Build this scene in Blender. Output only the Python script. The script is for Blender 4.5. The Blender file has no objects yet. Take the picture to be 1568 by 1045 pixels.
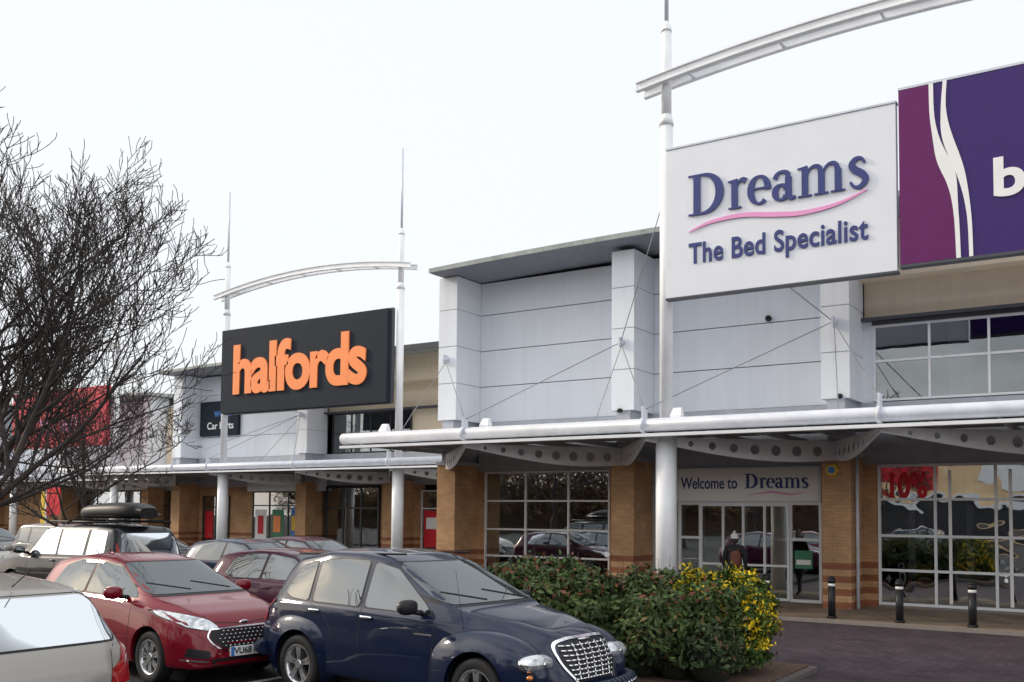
import bpy, bmesh, math, random
import numpy as np
from mathutils import Vector, Matrix
from mathutils.bvhtree import BVHTree
random.seed(7); np.random.seed(7)
S=bpy.context.scene
COL=S.collection
# ------------------------------------------------------------------ materials
def newmat(name):
    m=bpy.data.materials.new(name); m.use_nodes=True
    nt=m.node_tree; b=nt.nodes['Principled BSDF']
    return m,nt,b
def mat(name,c,rough=.6,metal=0,var=.12,scale=3,bump=.0,bscale=40,coat=0,spec=.5,emit=0):
    m,nt,b=newmat(name)
    N=nt.nodes; L=nt.links
    g=N.new('ShaderNodeNewGeometry')
    n=N.new('ShaderNodeTexNoise'); n.inputs['Scale'].default_value=scale; n.inputs['Detail'].default_value=6; n.inputs['Roughness'].default_value=.65
    L.new(g.outputs['Position'],n.inputs['Vector'])
    r=N.new('ShaderNodeMapRange'); r.inputs[1].default_value=.3; r.inputs[2].default_value=.7
    r.inputs[3].default_value=1-var; r.inputs[4].default_value=1+var
    L.new(n.outputs['Fac'],r.inputs[0])
    h=N.new('ShaderNodeVectorMath'); h.operation='SCALE'; h.inputs[0].default_value=c[:3]
    L.new(r.outputs[0],h.inputs['Scale']); L.new(h.outputs[0],b.inputs['Base Color'])
    b.inputs['Roughness'].default_value=rough; b.inputs['Metallic'].default_value=metal
    b.inputs['Coat Weight'].default_value=coat; b.inputs['Coat Roughness'].default_value=.03
    b.inputs['Specular IOR Level'].default_value=spec
    if bump:
        n2=N.new('ShaderNodeTexNoise'); n2.inputs['Scale'].default_value=bscale; n2.inputs['Detail'].default_value=4
        L.new(g.outputs['Position'],n2.inputs['Vector'])
        bp=N.new('ShaderNodeBump'); bp.inputs['Strength'].default_value=bump; bp.inputs['Distance'].default_value=.02
        L.new(n2.outputs['Fac'],bp.inputs['Height']); L.new(bp.outputs[0],b.inputs['Normal'])
    return m
def clad_mat(name,c,rough=.45):
    m,nt,b=newmat(name); N=nt.nodes; L=nt.links
    g=N.new('ShaderNodeNewGeometry')
    mp=N.new('ShaderNodeMapping'); mp.inputs['Scale'].default_value=(2.2,2.2,.12); L.new(g.outputs['Position'],mp.inputs[0])
    n=N.new('ShaderNodeTexNoise'); n.inputs['Scale'].default_value=2.5; n.inputs['Detail'].default_value=7; L.new(mp.outputs[0],n.inputs['Vector'])
    n3=N.new('ShaderNodeTexNoise'); n3.inputs['Scale'].default_value=.5; L.new(g.outputs['Position'],n3.inputs['Vector'])
    ad=N.new('ShaderNodeMath'); ad.operation='ADD'; L.new(n.outputs['Fac'],ad.inputs[0]); L.new(n3.outputs['Fac'],ad.inputs[1])
    r=N.new('ShaderNodeMapRange'); r.inputs[1].default_value=.6; r.inputs[2].default_value=1.4; r.inputs[3].default_value=.92; r.inputs[4].default_value=1.04
    L.new(ad.outputs[0],r.inputs[0])
    h=N.new('ShaderNodeVectorMath'); h.operation='SCALE'; h.inputs[0].default_value=c; L.new(r.outputs[0],h.inputs['Scale'])
    L.new(h.outputs[0],b.inputs['Base Color']); b.inputs['Roughness'].default_value=rough
    bp=N.new('ShaderNodeBump'); bp.inputs['Strength'].default_value=.25; bp.inputs['Distance'].default_value=.05
    L.new(n3.outputs['Fac'],bp.inputs['Height']); L.new(bp.outputs[0],b.inputs['Normal'])
    return m
def brick_mat(name,c1,c2,mortar,w=.225,h=.075,ground=False,bands=False,rough=.85,rot=0):
    m,nt,b=newmat(name); N=nt.nodes; L=nt.links
    g=N.new('ShaderNodeNewGeometry'); s=N.new('ShaderNodeSeparateXYZ'); L.new(g.outputs['Position'],s.inputs[0])
    c=N.new('ShaderNodeCombineXYZ')
    if ground:
        L.new(s.outputs[0],c.inputs[0]); L.new(s.outputs[1],c.inputs[1])
    else:
        a=N.new('ShaderNodeMath'); a.operation='ADD'; L.new(s.outputs[0],a.inputs[0]); L.new(s.outputs[1],a.inputs[1])
        L.new(a.outputs[0],c.inputs[0]); L.new(s.outputs[2],c.inputs[1])
    mp=N.new('ShaderNodeMapping'); mp.inputs['Rotation'].default_value=(0,0,rot); L.new(c.outputs[0],mp.inputs[0])
    t=N.new('ShaderNodeTexBrick'); L.new(mp.outputs[0],t.inputs['Vector'])
    t.inputs['Scale'].default_value=1; t.inputs['Brick Width'].default_value=w; t.inputs['Row Height'].default_value=h
    t.inputs['Mortar Size'].default_value=.006 if not ground else .005; t.inputs['Color1'].default_value=(*c1,1); t.inputs['Color2'].default_value=(*c2,1); t.inputs['Mortar'].default_value=(*mortar,1)
    n=N.new('ShaderNodeTexNoise'); n.inputs['Scale'].default_value=1.2; n.inputs['Detail'].default_value=8; L.new(g.outputs['Position'],n.inputs['Vector'])
    r=N.new('ShaderNodeMapRange'); r.inputs[1].default_value=.3; r.inputs[2].default_value=.7; r.inputs[3].default_value=.75; r.inputs[4].default_value=1.2; L.new(n.outputs['Fac'],r.inputs[0])
    src=t.outputs['Color']
    if bands:
        d=N.new('ShaderNodeMath'); d.operation='PINGPONG'; d.inputs[1].default_value=.15; L.new(s.outputs[2],d.inputs[0])
        gt=N.new('ShaderNodeMath'); gt.operation='GREATER_THAN'; gt.inputs[1].default_value=.075; L.new(d.outputs[0],gt.inputs[0])
        lt=N.new('ShaderNodeMath'); lt.operation='LESS_THAN'; lt.inputs[1].default_value=1.2; L.new(s.outputs[2],lt.inputs[0])
        mu=N.new('ShaderNodeMath'); mu.operation='MULTIPLY'; L.new(gt.outputs[0],mu.inputs[0]); L.new(lt.outputs[0],mu.inputs[1])
        mx=N.new('ShaderNodeMix'); mx.data_type='RGBA'; mx.blend_type='MULTIPLY'; mx.inputs['B'].default_value=(.58,.36,.34,1)
        L.new(mu.outputs[0],mx.inputs['Factor']); L.new(src,mx.inputs['A']); src=mx.outputs['Result']
    h_=N.new('ShaderNodeVectorMath'); h_.operation='SCALE'; L.new(src,h_.inputs[0]); L.new(r.outputs[0],h_.inputs['Scale'])
    L.new(h_.outputs[0],b.inputs['Base Color']); b.inputs['Roughness'].default_value=rough
    if ground: b.inputs['Specular IOR Level'].default_value=.2
    bp=N.new('ShaderNodeBump'); bp.inputs['Strength'].default_value=.5; bp.inputs['Distance'].default_value=.01; bp.invert=True
    L.new(t.outputs['Fac'],bp.inputs['Height']); L.new(bp.outputs[0],b.inputs['Normal'])
    return m
def glass_mat(name,refl=.35,tint=(.75,.8,.8),wav=.03,opaque=None,fs=1.0,ws=.9):
    m=bpy.data.materials.new(name); m.use_nodes=True; nt=m.node_tree; N=nt.nodes; L=nt.links
    N.remove(N['Principled BSDF']); out=N['Material Output']
    if opaque: 
        tr=N.new('ShaderNodeBsdfDiffuse'); tr.inputs[0].default_value=(*opaque,1)
    else:
        tr=N.new('ShaderNodeBsdfTransparent'); tr.inputs[0].default_value=(*tint,1)
    gl=N.new('ShaderNodeBsdfGlossy'); gl.inputs['Roughness'].default_value=.01; gl.inputs[0].default_value=(.88,.92,.95,1)
    g=N.new('ShaderNodeNewGeometry'); n=N.new('ShaderNodeTexNoise'); n.inputs['Scale'].default_value=ws; L.new(g.outputs['Position'],n.inputs['Vector'])
    bp=N.new('ShaderNodeBump'); bp.inputs['Strength'].default_value=wav; bp.inputs['Distance'].default_value=.08
    L.new(n.outputs['Fac'],bp.inputs['Height']); L.new(bp.outputs[0],gl.inputs['Normal'])
    fr=N.new('ShaderNodeFresnel'); fr.inputs[0].default_value=1.5
    a=N.new('ShaderNodeMath'); a.operation='MULTIPLY_ADD'; a.use_clamp=True; a.inputs[1].default_value=fs; a.inputs[2].default_value=refl; L.new(fr.outputs[0],a.inputs[0])
    mx=N.new('ShaderNodeMixShader'); L.new(a.outputs[0],mx.inputs[0]); L.new(tr.outputs[0],mx.inputs[1]); L.new(gl.outputs[0],mx.inputs[2])
    L.new(mx.outputs[0],out.inputs[0]); return m
def attr_mat(name,rough=.6):
    m,nt,b=newmat(name); a=nt.nodes.new('ShaderNodeAttribute'); a.attribute_name='Col'
    nt.links.new(a.outputs['Color'],b.inputs['Base Color']); b.inputs['Roughness'].default_value=rough; b.inputs['Specular IOR Level'].default_value=.3; return m
M={}
M['clad']=clad_mat('grey_cladding',(.66,.69,.74))
M['clad2']=clad_mat('light_cladding',(.74,.77,.81))
M['cream']=clad_mat('cream_render',(.78,.66,.50),.7)
M['creamw']=clad_mat('warm_render',(.85,.60,.34),.7)
M['dark']=mat('dark_grey_metal',(.06,.065,.075),.5)
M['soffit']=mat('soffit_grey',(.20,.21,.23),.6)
M['grey']=mat('mid_grey_panel',(.40,.42,.46),.5)
M['white']=mat('white_paint',(.80,.81,.83),.4,var=.07,scale=1.5)
M['tube']=mat('silver_grey_paint',(.62,.65,.72),.35,var=.1)
M['roofgrey']=mat('roof_sheet',(.30,.32,.30),.6,var=.3)
M['brick']=brick_mat('tan_brick',(.58,.33,.165),(.48,.27,.13),(.34,.26,.19),bands=True)
M['brickd']=brick_mat('dark_brick',(.12,.07,.045),(.10,.055,.035),(.1,.08,.06))
M['frame']=mat('white_window_frame',(.78,.79,.81),.4,var=.05)
M['dframe']=mat('dark_window_frame',(.03,.03,.035),.4)
M['glass']=glass_mat('shop_glass',.34,(.85,.87,.85),.03)
M['glass_r']=glass_mat('shop_glass_old',.44,(.8,.8,.78),.22,ws=.8)
M['glass_up']=glass_mat('upper_window_glass',.14,(.5,.53,.56),.03,fs=.8)
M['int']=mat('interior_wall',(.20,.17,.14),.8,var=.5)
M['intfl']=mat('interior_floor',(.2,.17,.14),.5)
M['pave']=brick_mat('tan_paving',(.25,.19,.135),(.20,.15,.11),(.12,.09,.075),.4,.4,ground=True)
M['road']=brick_mat('purple_block_paving',(.068,.050,.060),(.046,.035,.043),(.018,.015,.018),.2,.1,ground=True,rot=.785)
M['asph']=mat('asphalt',(.04,.04,.042),.9,var=.3,scale=1,bump=.6,bscale=120,spec=.2)
M['kerb']=mat('kerb_concrete',(.22,.19,.17),.9,bump=.3)
M['kerbd']=mat('kerb_dark',(.09,.075,.07),.9,bump=.3)
M['line']=mat('painted_line',(.6,.6,.58),.8,var=.2,scale=20)
M['soil']=mat('soil',(.08,.045,.03),.95,var=.5,scale=15,bump=.9,bscale=25)
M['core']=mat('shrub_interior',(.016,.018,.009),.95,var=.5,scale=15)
M['black']=mat('black_plastic',(.014,.014,.016),.45,spec=.3)
M['rubber']=mat('rubber',(.016,.016,.017),.75,spec=.3)
M['alloy']=mat('alloy',(.6,.61,.63),.25,metal=.9,var=.05)
M['chrome']=mat('chrome',(.8,.81,.83),.08,metal=1,var=.02)
M['lamp']=mat('headlamp_lens',(.5,.53,.55),.06,metal=.55,var=.55,scale=14,coat=1)
M['tail']=mat('tail_lamp',(.30,.010,.010),.1,coat=.6,var=.3,scale=12)
M['amber']=mat('amber_lamp',(.6,.18,.02),.15,coat=1)
M['cglass']=glass_mat('car_side_glass',.14,wav=.01,opaque=(.012,.016,.017),fs=1.0)
M['cscreen']=glass_mat('car_screen_glass',.10,wav=.012,opaque=(.03,.037,.035),fs=.9)
M['plate']=mat('white_plate',(.75,.76,.76),.4,var=.02)
M['yplate']=mat('yellow_plate',(.75,.55,.05),.4,var=.02)
M['navy']=mat('navy_letter',(.024,.038,.18),.5,var=.04)
M['pink']=mat('pink_letter',(.80,.33,.60),.5,var=.04)
M['orange']=mat('orange_letter',(.98,.28,.075),.5,var=.04)
M['slate']=mat('slate_sign',(.022,.028,.038),.65,var=.1,spec=.12)
M['signw']=mat('white_sign_panel',(.76,.78,.83),.45,var=.03,scale=1)
M['purple']=mat('purple_sign',(.040,.014,.135),.4,var=.06,spec=.3)
M['magenta']=mat('magenta_sign',(.125,.008,.105),.4,var=.06,spec=.3)
M['red']=mat('red_sign',(.60,.012,.025),.5,spec=.3)
M['redf']=mat('faded_red_sign',(.55,.035,.06),.5,spec=.3)
M['redt']=mat('white_letter',(.85,.84,.83),.5,var=.03)
M['green']=mat('green_poster',(.05,.22,.12),.6)
M['yellow']=mat('yellow_poster',(.75,.48,.03),.6)
M['blue']=mat('blue_poster',(.05,.18,.5),.6)
M['bark']=mat('bark',(.042,.033,.030),.9,var=.4,scale=8)
M['steel']=mat('galvanised_cable',(.25,.26,.28),.5,metal=.3)
def paint(name,c,metal=.1,rough=.35,spec=.12,coat=.75):
    return mat(name,c,rough,metal=metal,var=.03,scale=1,coat=coat,spec=spec)
# ------------------------------------------------------------------ builders
def empty(name,loc=(0,0,0)):
    e=bpy.data.objects.new(name,None); COL.objects.link(e); e.location=loc; return e
def par(o,p):
    if p is not None:
        o.parent=p
    return o
class B:
    def __init__(s): s.v=[]; s.f=[]; s.m=[]; s.mats=[]; s.sm=[]
    def mi(s,m):
        m=M[m] if isinstance(m,str) else m
        if m not in s.mats: s.mats.append(m)
        return s.mats.index(m)
    def box(s,x0,x1,y0,y1,z0,z1,m):
        i=len(s.v); k=s.mi(m)
        s.v+=[(x0,y0,z0),(x1,y0,z0),(x1,y1,z0),(x0,y1,z0),(x0,y0,z1),(x1,y0,z1),(x1,y1,z1),(x0,y1,z1)]
        for f in [(0,3,2,1),(4,5,6,7),(0,1,5,4),(1,2,6,5),(2,3,7,6),(3,0,4,7)]:
            s.f.append(tuple(i+a for a in f)); s.m.append(k); s.sm.append(False)
    def poly(s,pts,m):
        i=len(s.v); s.v+=[tuple(p) for p in pts]; s.f.append(tuple(range(i,i+len(pts)))); s.m.append(s.mi(m)); s.sm.append(False)
    def cyl(s,p,q,r1,r2,m,n=12,cap=True):
        p=Vector(p);q=Vector(q);d=(q-p)
        if d.length<1e-6:return
        d.normalize(); a=Vector((0,0,1)) if abs(d.z)<.9 else Vector((1,0,0))
        u=d.cross(a).normalized(); w=d.cross(u); i=len(s.v); k=s.mi(m)
        for c,r in((p,r1),(q,r2)):
            for j in range(n):
                t=2*math.pi*j/n; s.v.append(tuple(c+u*math.cos(t)*r+w*math.sin(t)*r))
        for j in range(n):
            s.f.append((i+j,i+(j+1)%n,i+n+(j+1)%n,i+n+j)); s.m.append(k); s.sm.append(True)
        if cap:
            s.f.append(tuple(range(i+n-1,i-1,-1))); s.m.append(k); s.sm.append(False)
            s.f.append(tuple(range(i+n,i+2*n))); s.m.append(k); s.sm.append(False)
    def ell(s,c,r,m,nu=16,nv=10,e=1.0):
        i=len(s.v); k=s.mi(m)
        sg=lambda x:math.copysign(abs(x)**e,x)
        for a in range(nv+1):
            ph=-math.pi/2+math.pi*a/nv
            for b in range(nu):
                t=2*math.pi*b/nu
                s.v.append((c[0]+r[0]*sg(math.cos(ph))*sg(math.cos(t)),c[1]+r[1]*sg(math.cos(ph))*sg(math.sin(t)),c[2]+r[2]*sg(math.sin(ph))))
        for a in range(nv):
            for b in range(nu):
                s.f.append((i+a*nu+b,i+a*nu+(b+1)%nu,i+(a+1)*nu+(b+1)%nu,i+(a+1)*nu+b)); s.m.append(k); s.sm.append(True)
    def obj(s,name,parent=None,bevel=0,mtx=None):
        me=bpy.data.meshes.new(name); me.from_pydata(s.v,[],s.f)
        for m in s.mats: me.materials.append(m)
        me.polygons.foreach_set('material_index',s.m); me.polygons.foreach_set('use_smooth',s.sm)
        me.update(); o=bpy.data.objects.new(name,me); COL.objects.link(o)
        if mtx is not None: o.matrix_local=mtx
        par(o,parent)
        if bevel:
            b=o.modifiers.new('b','BEVEL'); b.width=bevel; b.segments=2; b.limit_method='ANGLE'
        return o
def fitted_text(name,body,x0,x1,zb,hcap,y,m,parent,bold=0,ext=.03,space=1):
    c=bpy.data.curves.new(name,'FONT'); c.body=body; c.size=1; c.extrude=0.0; c.offset=bold; c.space_character=space
    o=bpy.data.objects.new(name,c); COL.objects.link(o); bpy.context.view_layer.update()
    bb=[Vector(v) for v in o.bound_box]; mn=min(v.x for v in bb); mx=max(v.x for v in bb); top=max(v.y for v in bb)
    sx=(x1-x0)/(mx-mn); sy=hcap/top
    c.extrude=ext/1.0; o.rotation_euler=(math.pi/2,0,0); o.scale=(sx,sy,1); o.location=(x0-mn*sx,y,zb)
    c.materials.append(M[m] if isinstance(m,str) else m); par(o,parent); return o
def curve2d(name,polys,mtx,m,parent,ext=.01):
    c=bpy.data.curves.new(name,'CURVE'); c.dimensions='2D'; c.fill_mode='BOTH'; c.extrude=ext
    for p in polys:
        s=c.splines.new('POLY'); s.points.add(len(p)-1)
        for i,(a,b) in enumerate(p): s.points[i].co=(a,b,0,1)
        s.use_cyclic_u=True
    c.materials.append(M[m] if isinstance(m,str) else m)
    o=bpy.data.objects.new(name,c); COL.objects.link(o); o.matrix_local=mtx; par(o,parent); return o
def stroke(pts,ws):
    n=len(pts); L=[];R=[]
    for i in range(n):
        a=pts[max(0,i-1)]; b=pts[min(n-1,i+1)]; dx=b[0]-a[0]; dy=b[1]-a[1]; l=math.hypot(dx,dy) or 1
        nx,ny=-dy/l,dx/l; w=ws[i]/2
        L.append((pts[i][0]+nx*w,pts[i][1]+ny*w)); R.append((pts[i][0]-nx*w,pts[i][1]-ny*w))
    return L+R[::-1]
def arc(cx,cz,rx,rz,a0,a1,thin,thick,n=28,pw=1.4,fn=None):
    P=[];W=[]
    for i in range(n+1):
        a=math.radians(a0+(a1-a0)*i/n); P.append((cx+rx*math.cos(a),cz+rz*math.sin(a)))
        W.append(thin+(thick-thin)*abs(math.cos(a))**pw)
    return stroke(P,W)
def spl(pts,n=12):
    out=[]
    P=[pts[0]]+list(pts)+[pts[-1]]
    for i in range(1,len(P)-2):
        for j in range(n):
            t=j/n; out.append(tuple(.5*((2*P[i][k])+(-P[i-1][k]+P[i+1][k])*t+(2*P[i-1][k]-5*P[i][k]+4*P[i+1][k]-P[i+2][k])*t*t+(-P[i-1][k]+3*P[i][k]-3*P[i+1][k]+P[i+2][k])*t**3) for k in range(len(pts[0]))))
    out.append(tuple(pts[-1])); return out
# ------------------------------------------------------------------ camera
cam=bpy.data.cameras.new('camera'); co=bpy.data.objects.new('camera',cam); COL.objects.link(co); S.camera=co
yaw=math.radians(33.1); pitch=math.radians(3.0); roll=math.radians(.5)
co.matrix_world=Matrix.Translation((0,0,2.2))@Matrix.Rotation(yaw,4,'Z')@Matrix.Rotation(math.pi/2+pitch,4,'X')@Matrix.Rotation(roll,4,'Z')
cam.lens=1500/1568*36; cam.sensor_width=36; cam.shift_y=(787-522.5-78.6)/1568; cam.clip_end=2000; cam.clip_start=.1
# ------------------------------------------------------------------ world
# hazy winter sun, low and to the left, slightly in front of the shop fronts
sun_az=math.radians(-103); sun_el=math.radians(25)
sd=Vector((math.sin(sun_az)*math.cos(sun_el),math.cos(sun_az)*math.cos(sun_el),math.sin(sun_el)))
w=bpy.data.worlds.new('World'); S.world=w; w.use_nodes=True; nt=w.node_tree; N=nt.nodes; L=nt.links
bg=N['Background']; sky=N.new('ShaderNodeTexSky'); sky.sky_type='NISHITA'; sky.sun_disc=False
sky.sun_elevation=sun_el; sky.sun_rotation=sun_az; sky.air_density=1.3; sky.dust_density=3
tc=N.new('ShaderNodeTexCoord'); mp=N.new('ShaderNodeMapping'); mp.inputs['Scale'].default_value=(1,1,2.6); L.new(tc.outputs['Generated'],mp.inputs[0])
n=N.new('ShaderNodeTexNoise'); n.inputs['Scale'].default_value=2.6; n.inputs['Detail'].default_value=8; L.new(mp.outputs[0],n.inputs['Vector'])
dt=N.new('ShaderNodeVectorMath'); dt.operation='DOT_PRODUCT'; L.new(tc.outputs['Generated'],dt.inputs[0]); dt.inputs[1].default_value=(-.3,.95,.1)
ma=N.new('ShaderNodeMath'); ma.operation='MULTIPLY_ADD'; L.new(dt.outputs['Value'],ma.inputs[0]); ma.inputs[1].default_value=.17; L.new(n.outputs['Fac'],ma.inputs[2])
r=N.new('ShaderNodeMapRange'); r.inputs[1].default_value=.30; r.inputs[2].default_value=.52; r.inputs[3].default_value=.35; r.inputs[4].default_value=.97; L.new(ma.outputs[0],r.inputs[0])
# cloud brightness: thin haze over the shops, brightness added behind the viewer to light them
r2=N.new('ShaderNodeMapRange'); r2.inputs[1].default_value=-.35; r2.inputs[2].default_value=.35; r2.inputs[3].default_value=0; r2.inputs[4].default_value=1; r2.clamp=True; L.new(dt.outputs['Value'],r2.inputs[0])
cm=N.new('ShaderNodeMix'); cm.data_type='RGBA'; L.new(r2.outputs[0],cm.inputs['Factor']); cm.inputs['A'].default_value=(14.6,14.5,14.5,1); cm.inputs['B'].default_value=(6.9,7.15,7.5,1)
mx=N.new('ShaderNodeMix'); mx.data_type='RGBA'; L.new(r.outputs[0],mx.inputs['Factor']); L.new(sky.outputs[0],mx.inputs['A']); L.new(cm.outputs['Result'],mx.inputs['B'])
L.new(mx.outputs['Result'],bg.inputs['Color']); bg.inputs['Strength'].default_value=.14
sl=bpy.data.lights.new('sun','SUN'); sl.energy=2.4; sl.angle=math.radians(6); sl.color=(1,.86,.68)
so=bpy.data.objects.new('sun',sl); COL.objects.link(so)
so.rotation_euler=sd.to_track_quat('Z','Y').to_euler(); so.location=(0,0,40)
S.view_settings.view_transform='Standard'; S.view_settings.look='None'; S.view_settings.exposure=0
# ------------------------------------------------------------------ ground
b=B(); b.box(-500,500,-500,500,-.5,0,'asph'); b.obj('ground')
b=B(); b.box(-120,40,14.6,20.6,.0,.004,'road'); b.box(-4.0,40,-6,14.596,.0,.004,'road'); b.obj('block_paved_road')
b=B(); b.box(-19.5,40,20.72,24.4,-.1,.07,'pave'); b.box(-19.5,40,20.6,20.72,-.1,.075,'kerb'); b.box(-90,-19.62,30.62,39,-.1,.07,'pave'); b.box(-90,-19.62,30.5,30.62,-.1,.075,'kerb')
b.box(-19.62,-19.5,20.6,34,-.1,.075,'kerb'); b.obj('pavement')
b=B(); b.box(-90,-9.7,-6,19.5,.0,.1,'asph'); b.box(-9.7,-4.2,-6,11.2,.0,.1,'asph')
for i in range(9):
    x=-4.6-i*4.7; b.box(x-.05,x+.05,3,10.9,.1,.104,'line')
b.obj('car_park')
b=B(); b.box(-9.6,-4.0,11.3,14.1,-.1,.08,'kerbd'); b.box(-9.5,-4.1,11.4,14.0,.08,.11,'soil'); b.obj('planting_bed',bevel=.02)
# ------------------------------------------------------------------ stores
def cladding(b,x0,x1,y,z0,z1,rows=None,m='clad',hh=1.1,vs=None):
    b.box(x0,x1,y,y+.2,z0,z1,'dark')
    z=z0; xs=[x0]+(vs or [])+[x1]
    while z<z1-.05:
        zz=min(z+hh,z1)
        for i in range(len(xs)-1):
            b.box(xs[i]+.008,xs[i+1]-.008,y-.06,y-.001,z+.012,zz-.012,m)
        z+=hh
def window(b,gb,x0,x1,y,z0,z1,xs,zs,fr='frame',t=.05,gl='glass'):
    for x in [x0+t/2]+xs+[x1-t/2]: b.box(x-t/2,x+t/2,y-.05,y+.03,z0,z1,fr)
    for z in [z0+t/2]+zs+[z1-t/2]: b.box(x0+.002,x1-.002,y-.053,y+.027,z-t/2,z+t/2,fr)
    gb.box(x0+.01,x1-.01,y-.012,y-.006,z0+.01,z1-.01,gl)
def arch_poles(parent,xa,xb,y,sag=.33,base=12.1):
    b=B()
    for x in (xa,xb):
        b.cyl((x,y,0),(x,y,4.05),.235,.235,'white',24)
        b.cyl((x,y,4.05),(x,y,4.15),.27,.27,'white',24)
        b.cyl((x,y,4.1),(x,y,11.1),.15,.15,'white',20); b.cyl((x,y,11.1),(x,y,11.35),.17,.12,'white',20)
        b.cyl((x,y,11.3),(x,y,13.4),.115,.115,'white',16); b.cyl((x,y,13.3),(x,y,13.55),.13,.05,'white',16)
        b.cyl((x,y,13.5),(x,y,16.8),.05,.04,'tube',10)
    b.obj('steel_poles',parent)
    b=B(); n=28; x0=xa-.65; x1=xb+.65
    for dy in (-.22,.22):
        pr=[]
        for i in range(n+1):
            x=x0+(x1-x0)*i/n; t=(x-(xa+xb)/2)/((xb-xa)/2); pr.append((x,base+sag*(1-t*t)))
        for i in range(n):
            (xq,zq),(xr,zr)=pr[i],pr[i+1]
            for (a0,a1,h0,h1) in ((-.02,.02,-.08,.08),(-.06,.06,.08,.105),(-.06,.06,-.105,-.08)):
                y0=y+dy+a0;y1=y+dy+a1
                P=[(xq,y0,zq+h0),(xr,y0,zr+h0),(xr,y1,zr+h0),(xq,y1,zq+h0),(xq,y0,zq+h1),(xr,y0,zr+h1),(xr,y1,zr+h1),(xq,y1,zq+h1)]
                for f in [(0,3,2,1),(4,5,6,7),(0,1,5,4),(3,2,6,7)]+([(0,4,7,3)] if i==0 else [])+([(1,2,6,5)] if i==n-1 else []):
                    b.poly([P[k] for k in f],'white')
    for i in range(3,n-1,5):
        x,z=pr[i]; b.cyl((x,y-.22,z-.06),(x,y+.22,z-.06),.035,.035,'white',8)
    b.obj('roof_arch',parent)
def canopy(parent,x0,x1,yf,yp,yw,piers,nodes,zc=4.2):
    b=B()
    b.cyl((x0,yf,zc),(x1,yf,zc),.15,.15,'tube',20); 
    b.box(x0+.05,x1,yf-.2,yf+.02,zc-.27,zc-.2,'white')
    b.cyl((x0,yf,zc),(x0,yw-.1,zc+.1),.11,.11,'tube',14)
    for x in nodes: b.cyl((x-.04,yf,zc),(x+.04,yf,zc),.185,.185,'tube',20); b.box(x-.03,x+.03,yf-.1,yf+.1,zc+.1,zc+.42,'tube')
    b.obj('canopy_tube',parent)
    b=B()
    for i in range(6):
        t0=i/6;t1=(i+1)/6
        ya=yf+.1+(yw-.12-yf-.1)*t0; yb=yf+.1+(yw-.12-yf-.1)*t1
        za=zc-.18+.22*math.sin(math.pi*.5*t0); zb=zc-.18+.22*math.sin(math.pi*.5*t1)
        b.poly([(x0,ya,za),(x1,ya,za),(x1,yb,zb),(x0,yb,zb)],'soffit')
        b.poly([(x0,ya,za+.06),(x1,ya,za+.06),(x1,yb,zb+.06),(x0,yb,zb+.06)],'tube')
    x=x0+.6
    while x<x1:
        b.box(x-.03,x+.03,yf+.15,yw-.15,zc-.22,zc-.1,'grey'); x+=1.2
    b.obj('canopy_roof',parent)
    k=0
    for xp in piers:
        L_=[q for q in nodes if q<xp]; R_=[q for q in nodes if q>xp]
        for q in ([max(L_)] if L_ else [])+([min(R_)] if R_ else []):
            p=Vector((xp,yp,0)); e=Vector((q,yf+.05,0)); d=e-p; Ln=d.length; d.normalize()
            dp=lambda t:.10+.40*math.sin(math.pi*(.33+.67*t))**1.1 if t<1 else .1
            top=[(Ln*i/12,zc-.25) for i in range(0,13)]
            bot=[(Ln*i/12,zc-.25-dp(i/12)) for i in range(12,-1,-1)]
            polys=[top+bot]; nh=8
            for h in range(nh):
                tt=(.10+.78*h/(nh-1)); s=Ln*tt; dep=dp(tt); rr=dep*.25; cz=zc-.25-dep*.5
                polys.append([(s+rr*math.cos(a*math.pi/8),cz+rr*math.sin(a*math.pi/8)) for a in range(16)])
            up=Vector((0,0,1)); nrm=d.cross(up)
            mt=Matrix(((d.x,up.x,nrm.x,p.x),(d.y,up.y,nrm.y,p.y),(d.z,up.z,nrm.z,0),(0,0,0,1)))
            curve2d('canopy_strut_%d'%k,polys,mt,'white',parent,.012); k+=1
def cables(parent,piers,nodes,poles,yf,yp,yc,zc=4.2):
    b=B()
    for xp in piers:
        pin=(xp,yp-.12,6.75)
        b.cyl((xp,yp+.02,6.75),(xp,yp-.2,6.75),.07,.05,'tube',10); b.box(xp-.02,xp+.02,yp-.22,yp-.02,6.62,6.88,'tube')
        for q in nodes:
            if abs(q-xp)<5.5: b.cyl(pin,(q,yf,zc+.35),.012,.012,'steel',6)
        for q in poles:
            if abs(q-xp)<4: b.cyl(pin,(q,yc,9.6),.012,.012,'steel',6)
        b.cyl((xp,yp-.05,6.7),(xp+.9,yf+.1,zc+.15),.010,.010,'steel',6)
    b.obj('tie_cables',parent)
def piers_b(b,xs,yp,yw,w=.66):
    for x in xs:
        b.box(x-w/2,x+w/2,yp,yw,0,3.62,'brick'); b.box(x-w/2-.03,x+w/2+.03,yp-.03,yw,3.62,3.72,'grey'); b.box(x-.2,x+.2,yp+.05,yw,3.72,4.95,'grey')
        z=4.95
        while z<9.2:
            zz=min(z+1.1,9.25); b.box(x-w/2,x+w/2,yp,yw-.061,z+.01,zz-.01,'clad2'); z+=1.1
        b.box(x-w/2+.02,x+w/2-.02,yp+.03,yw,4.95,9.25,'grey')
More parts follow.
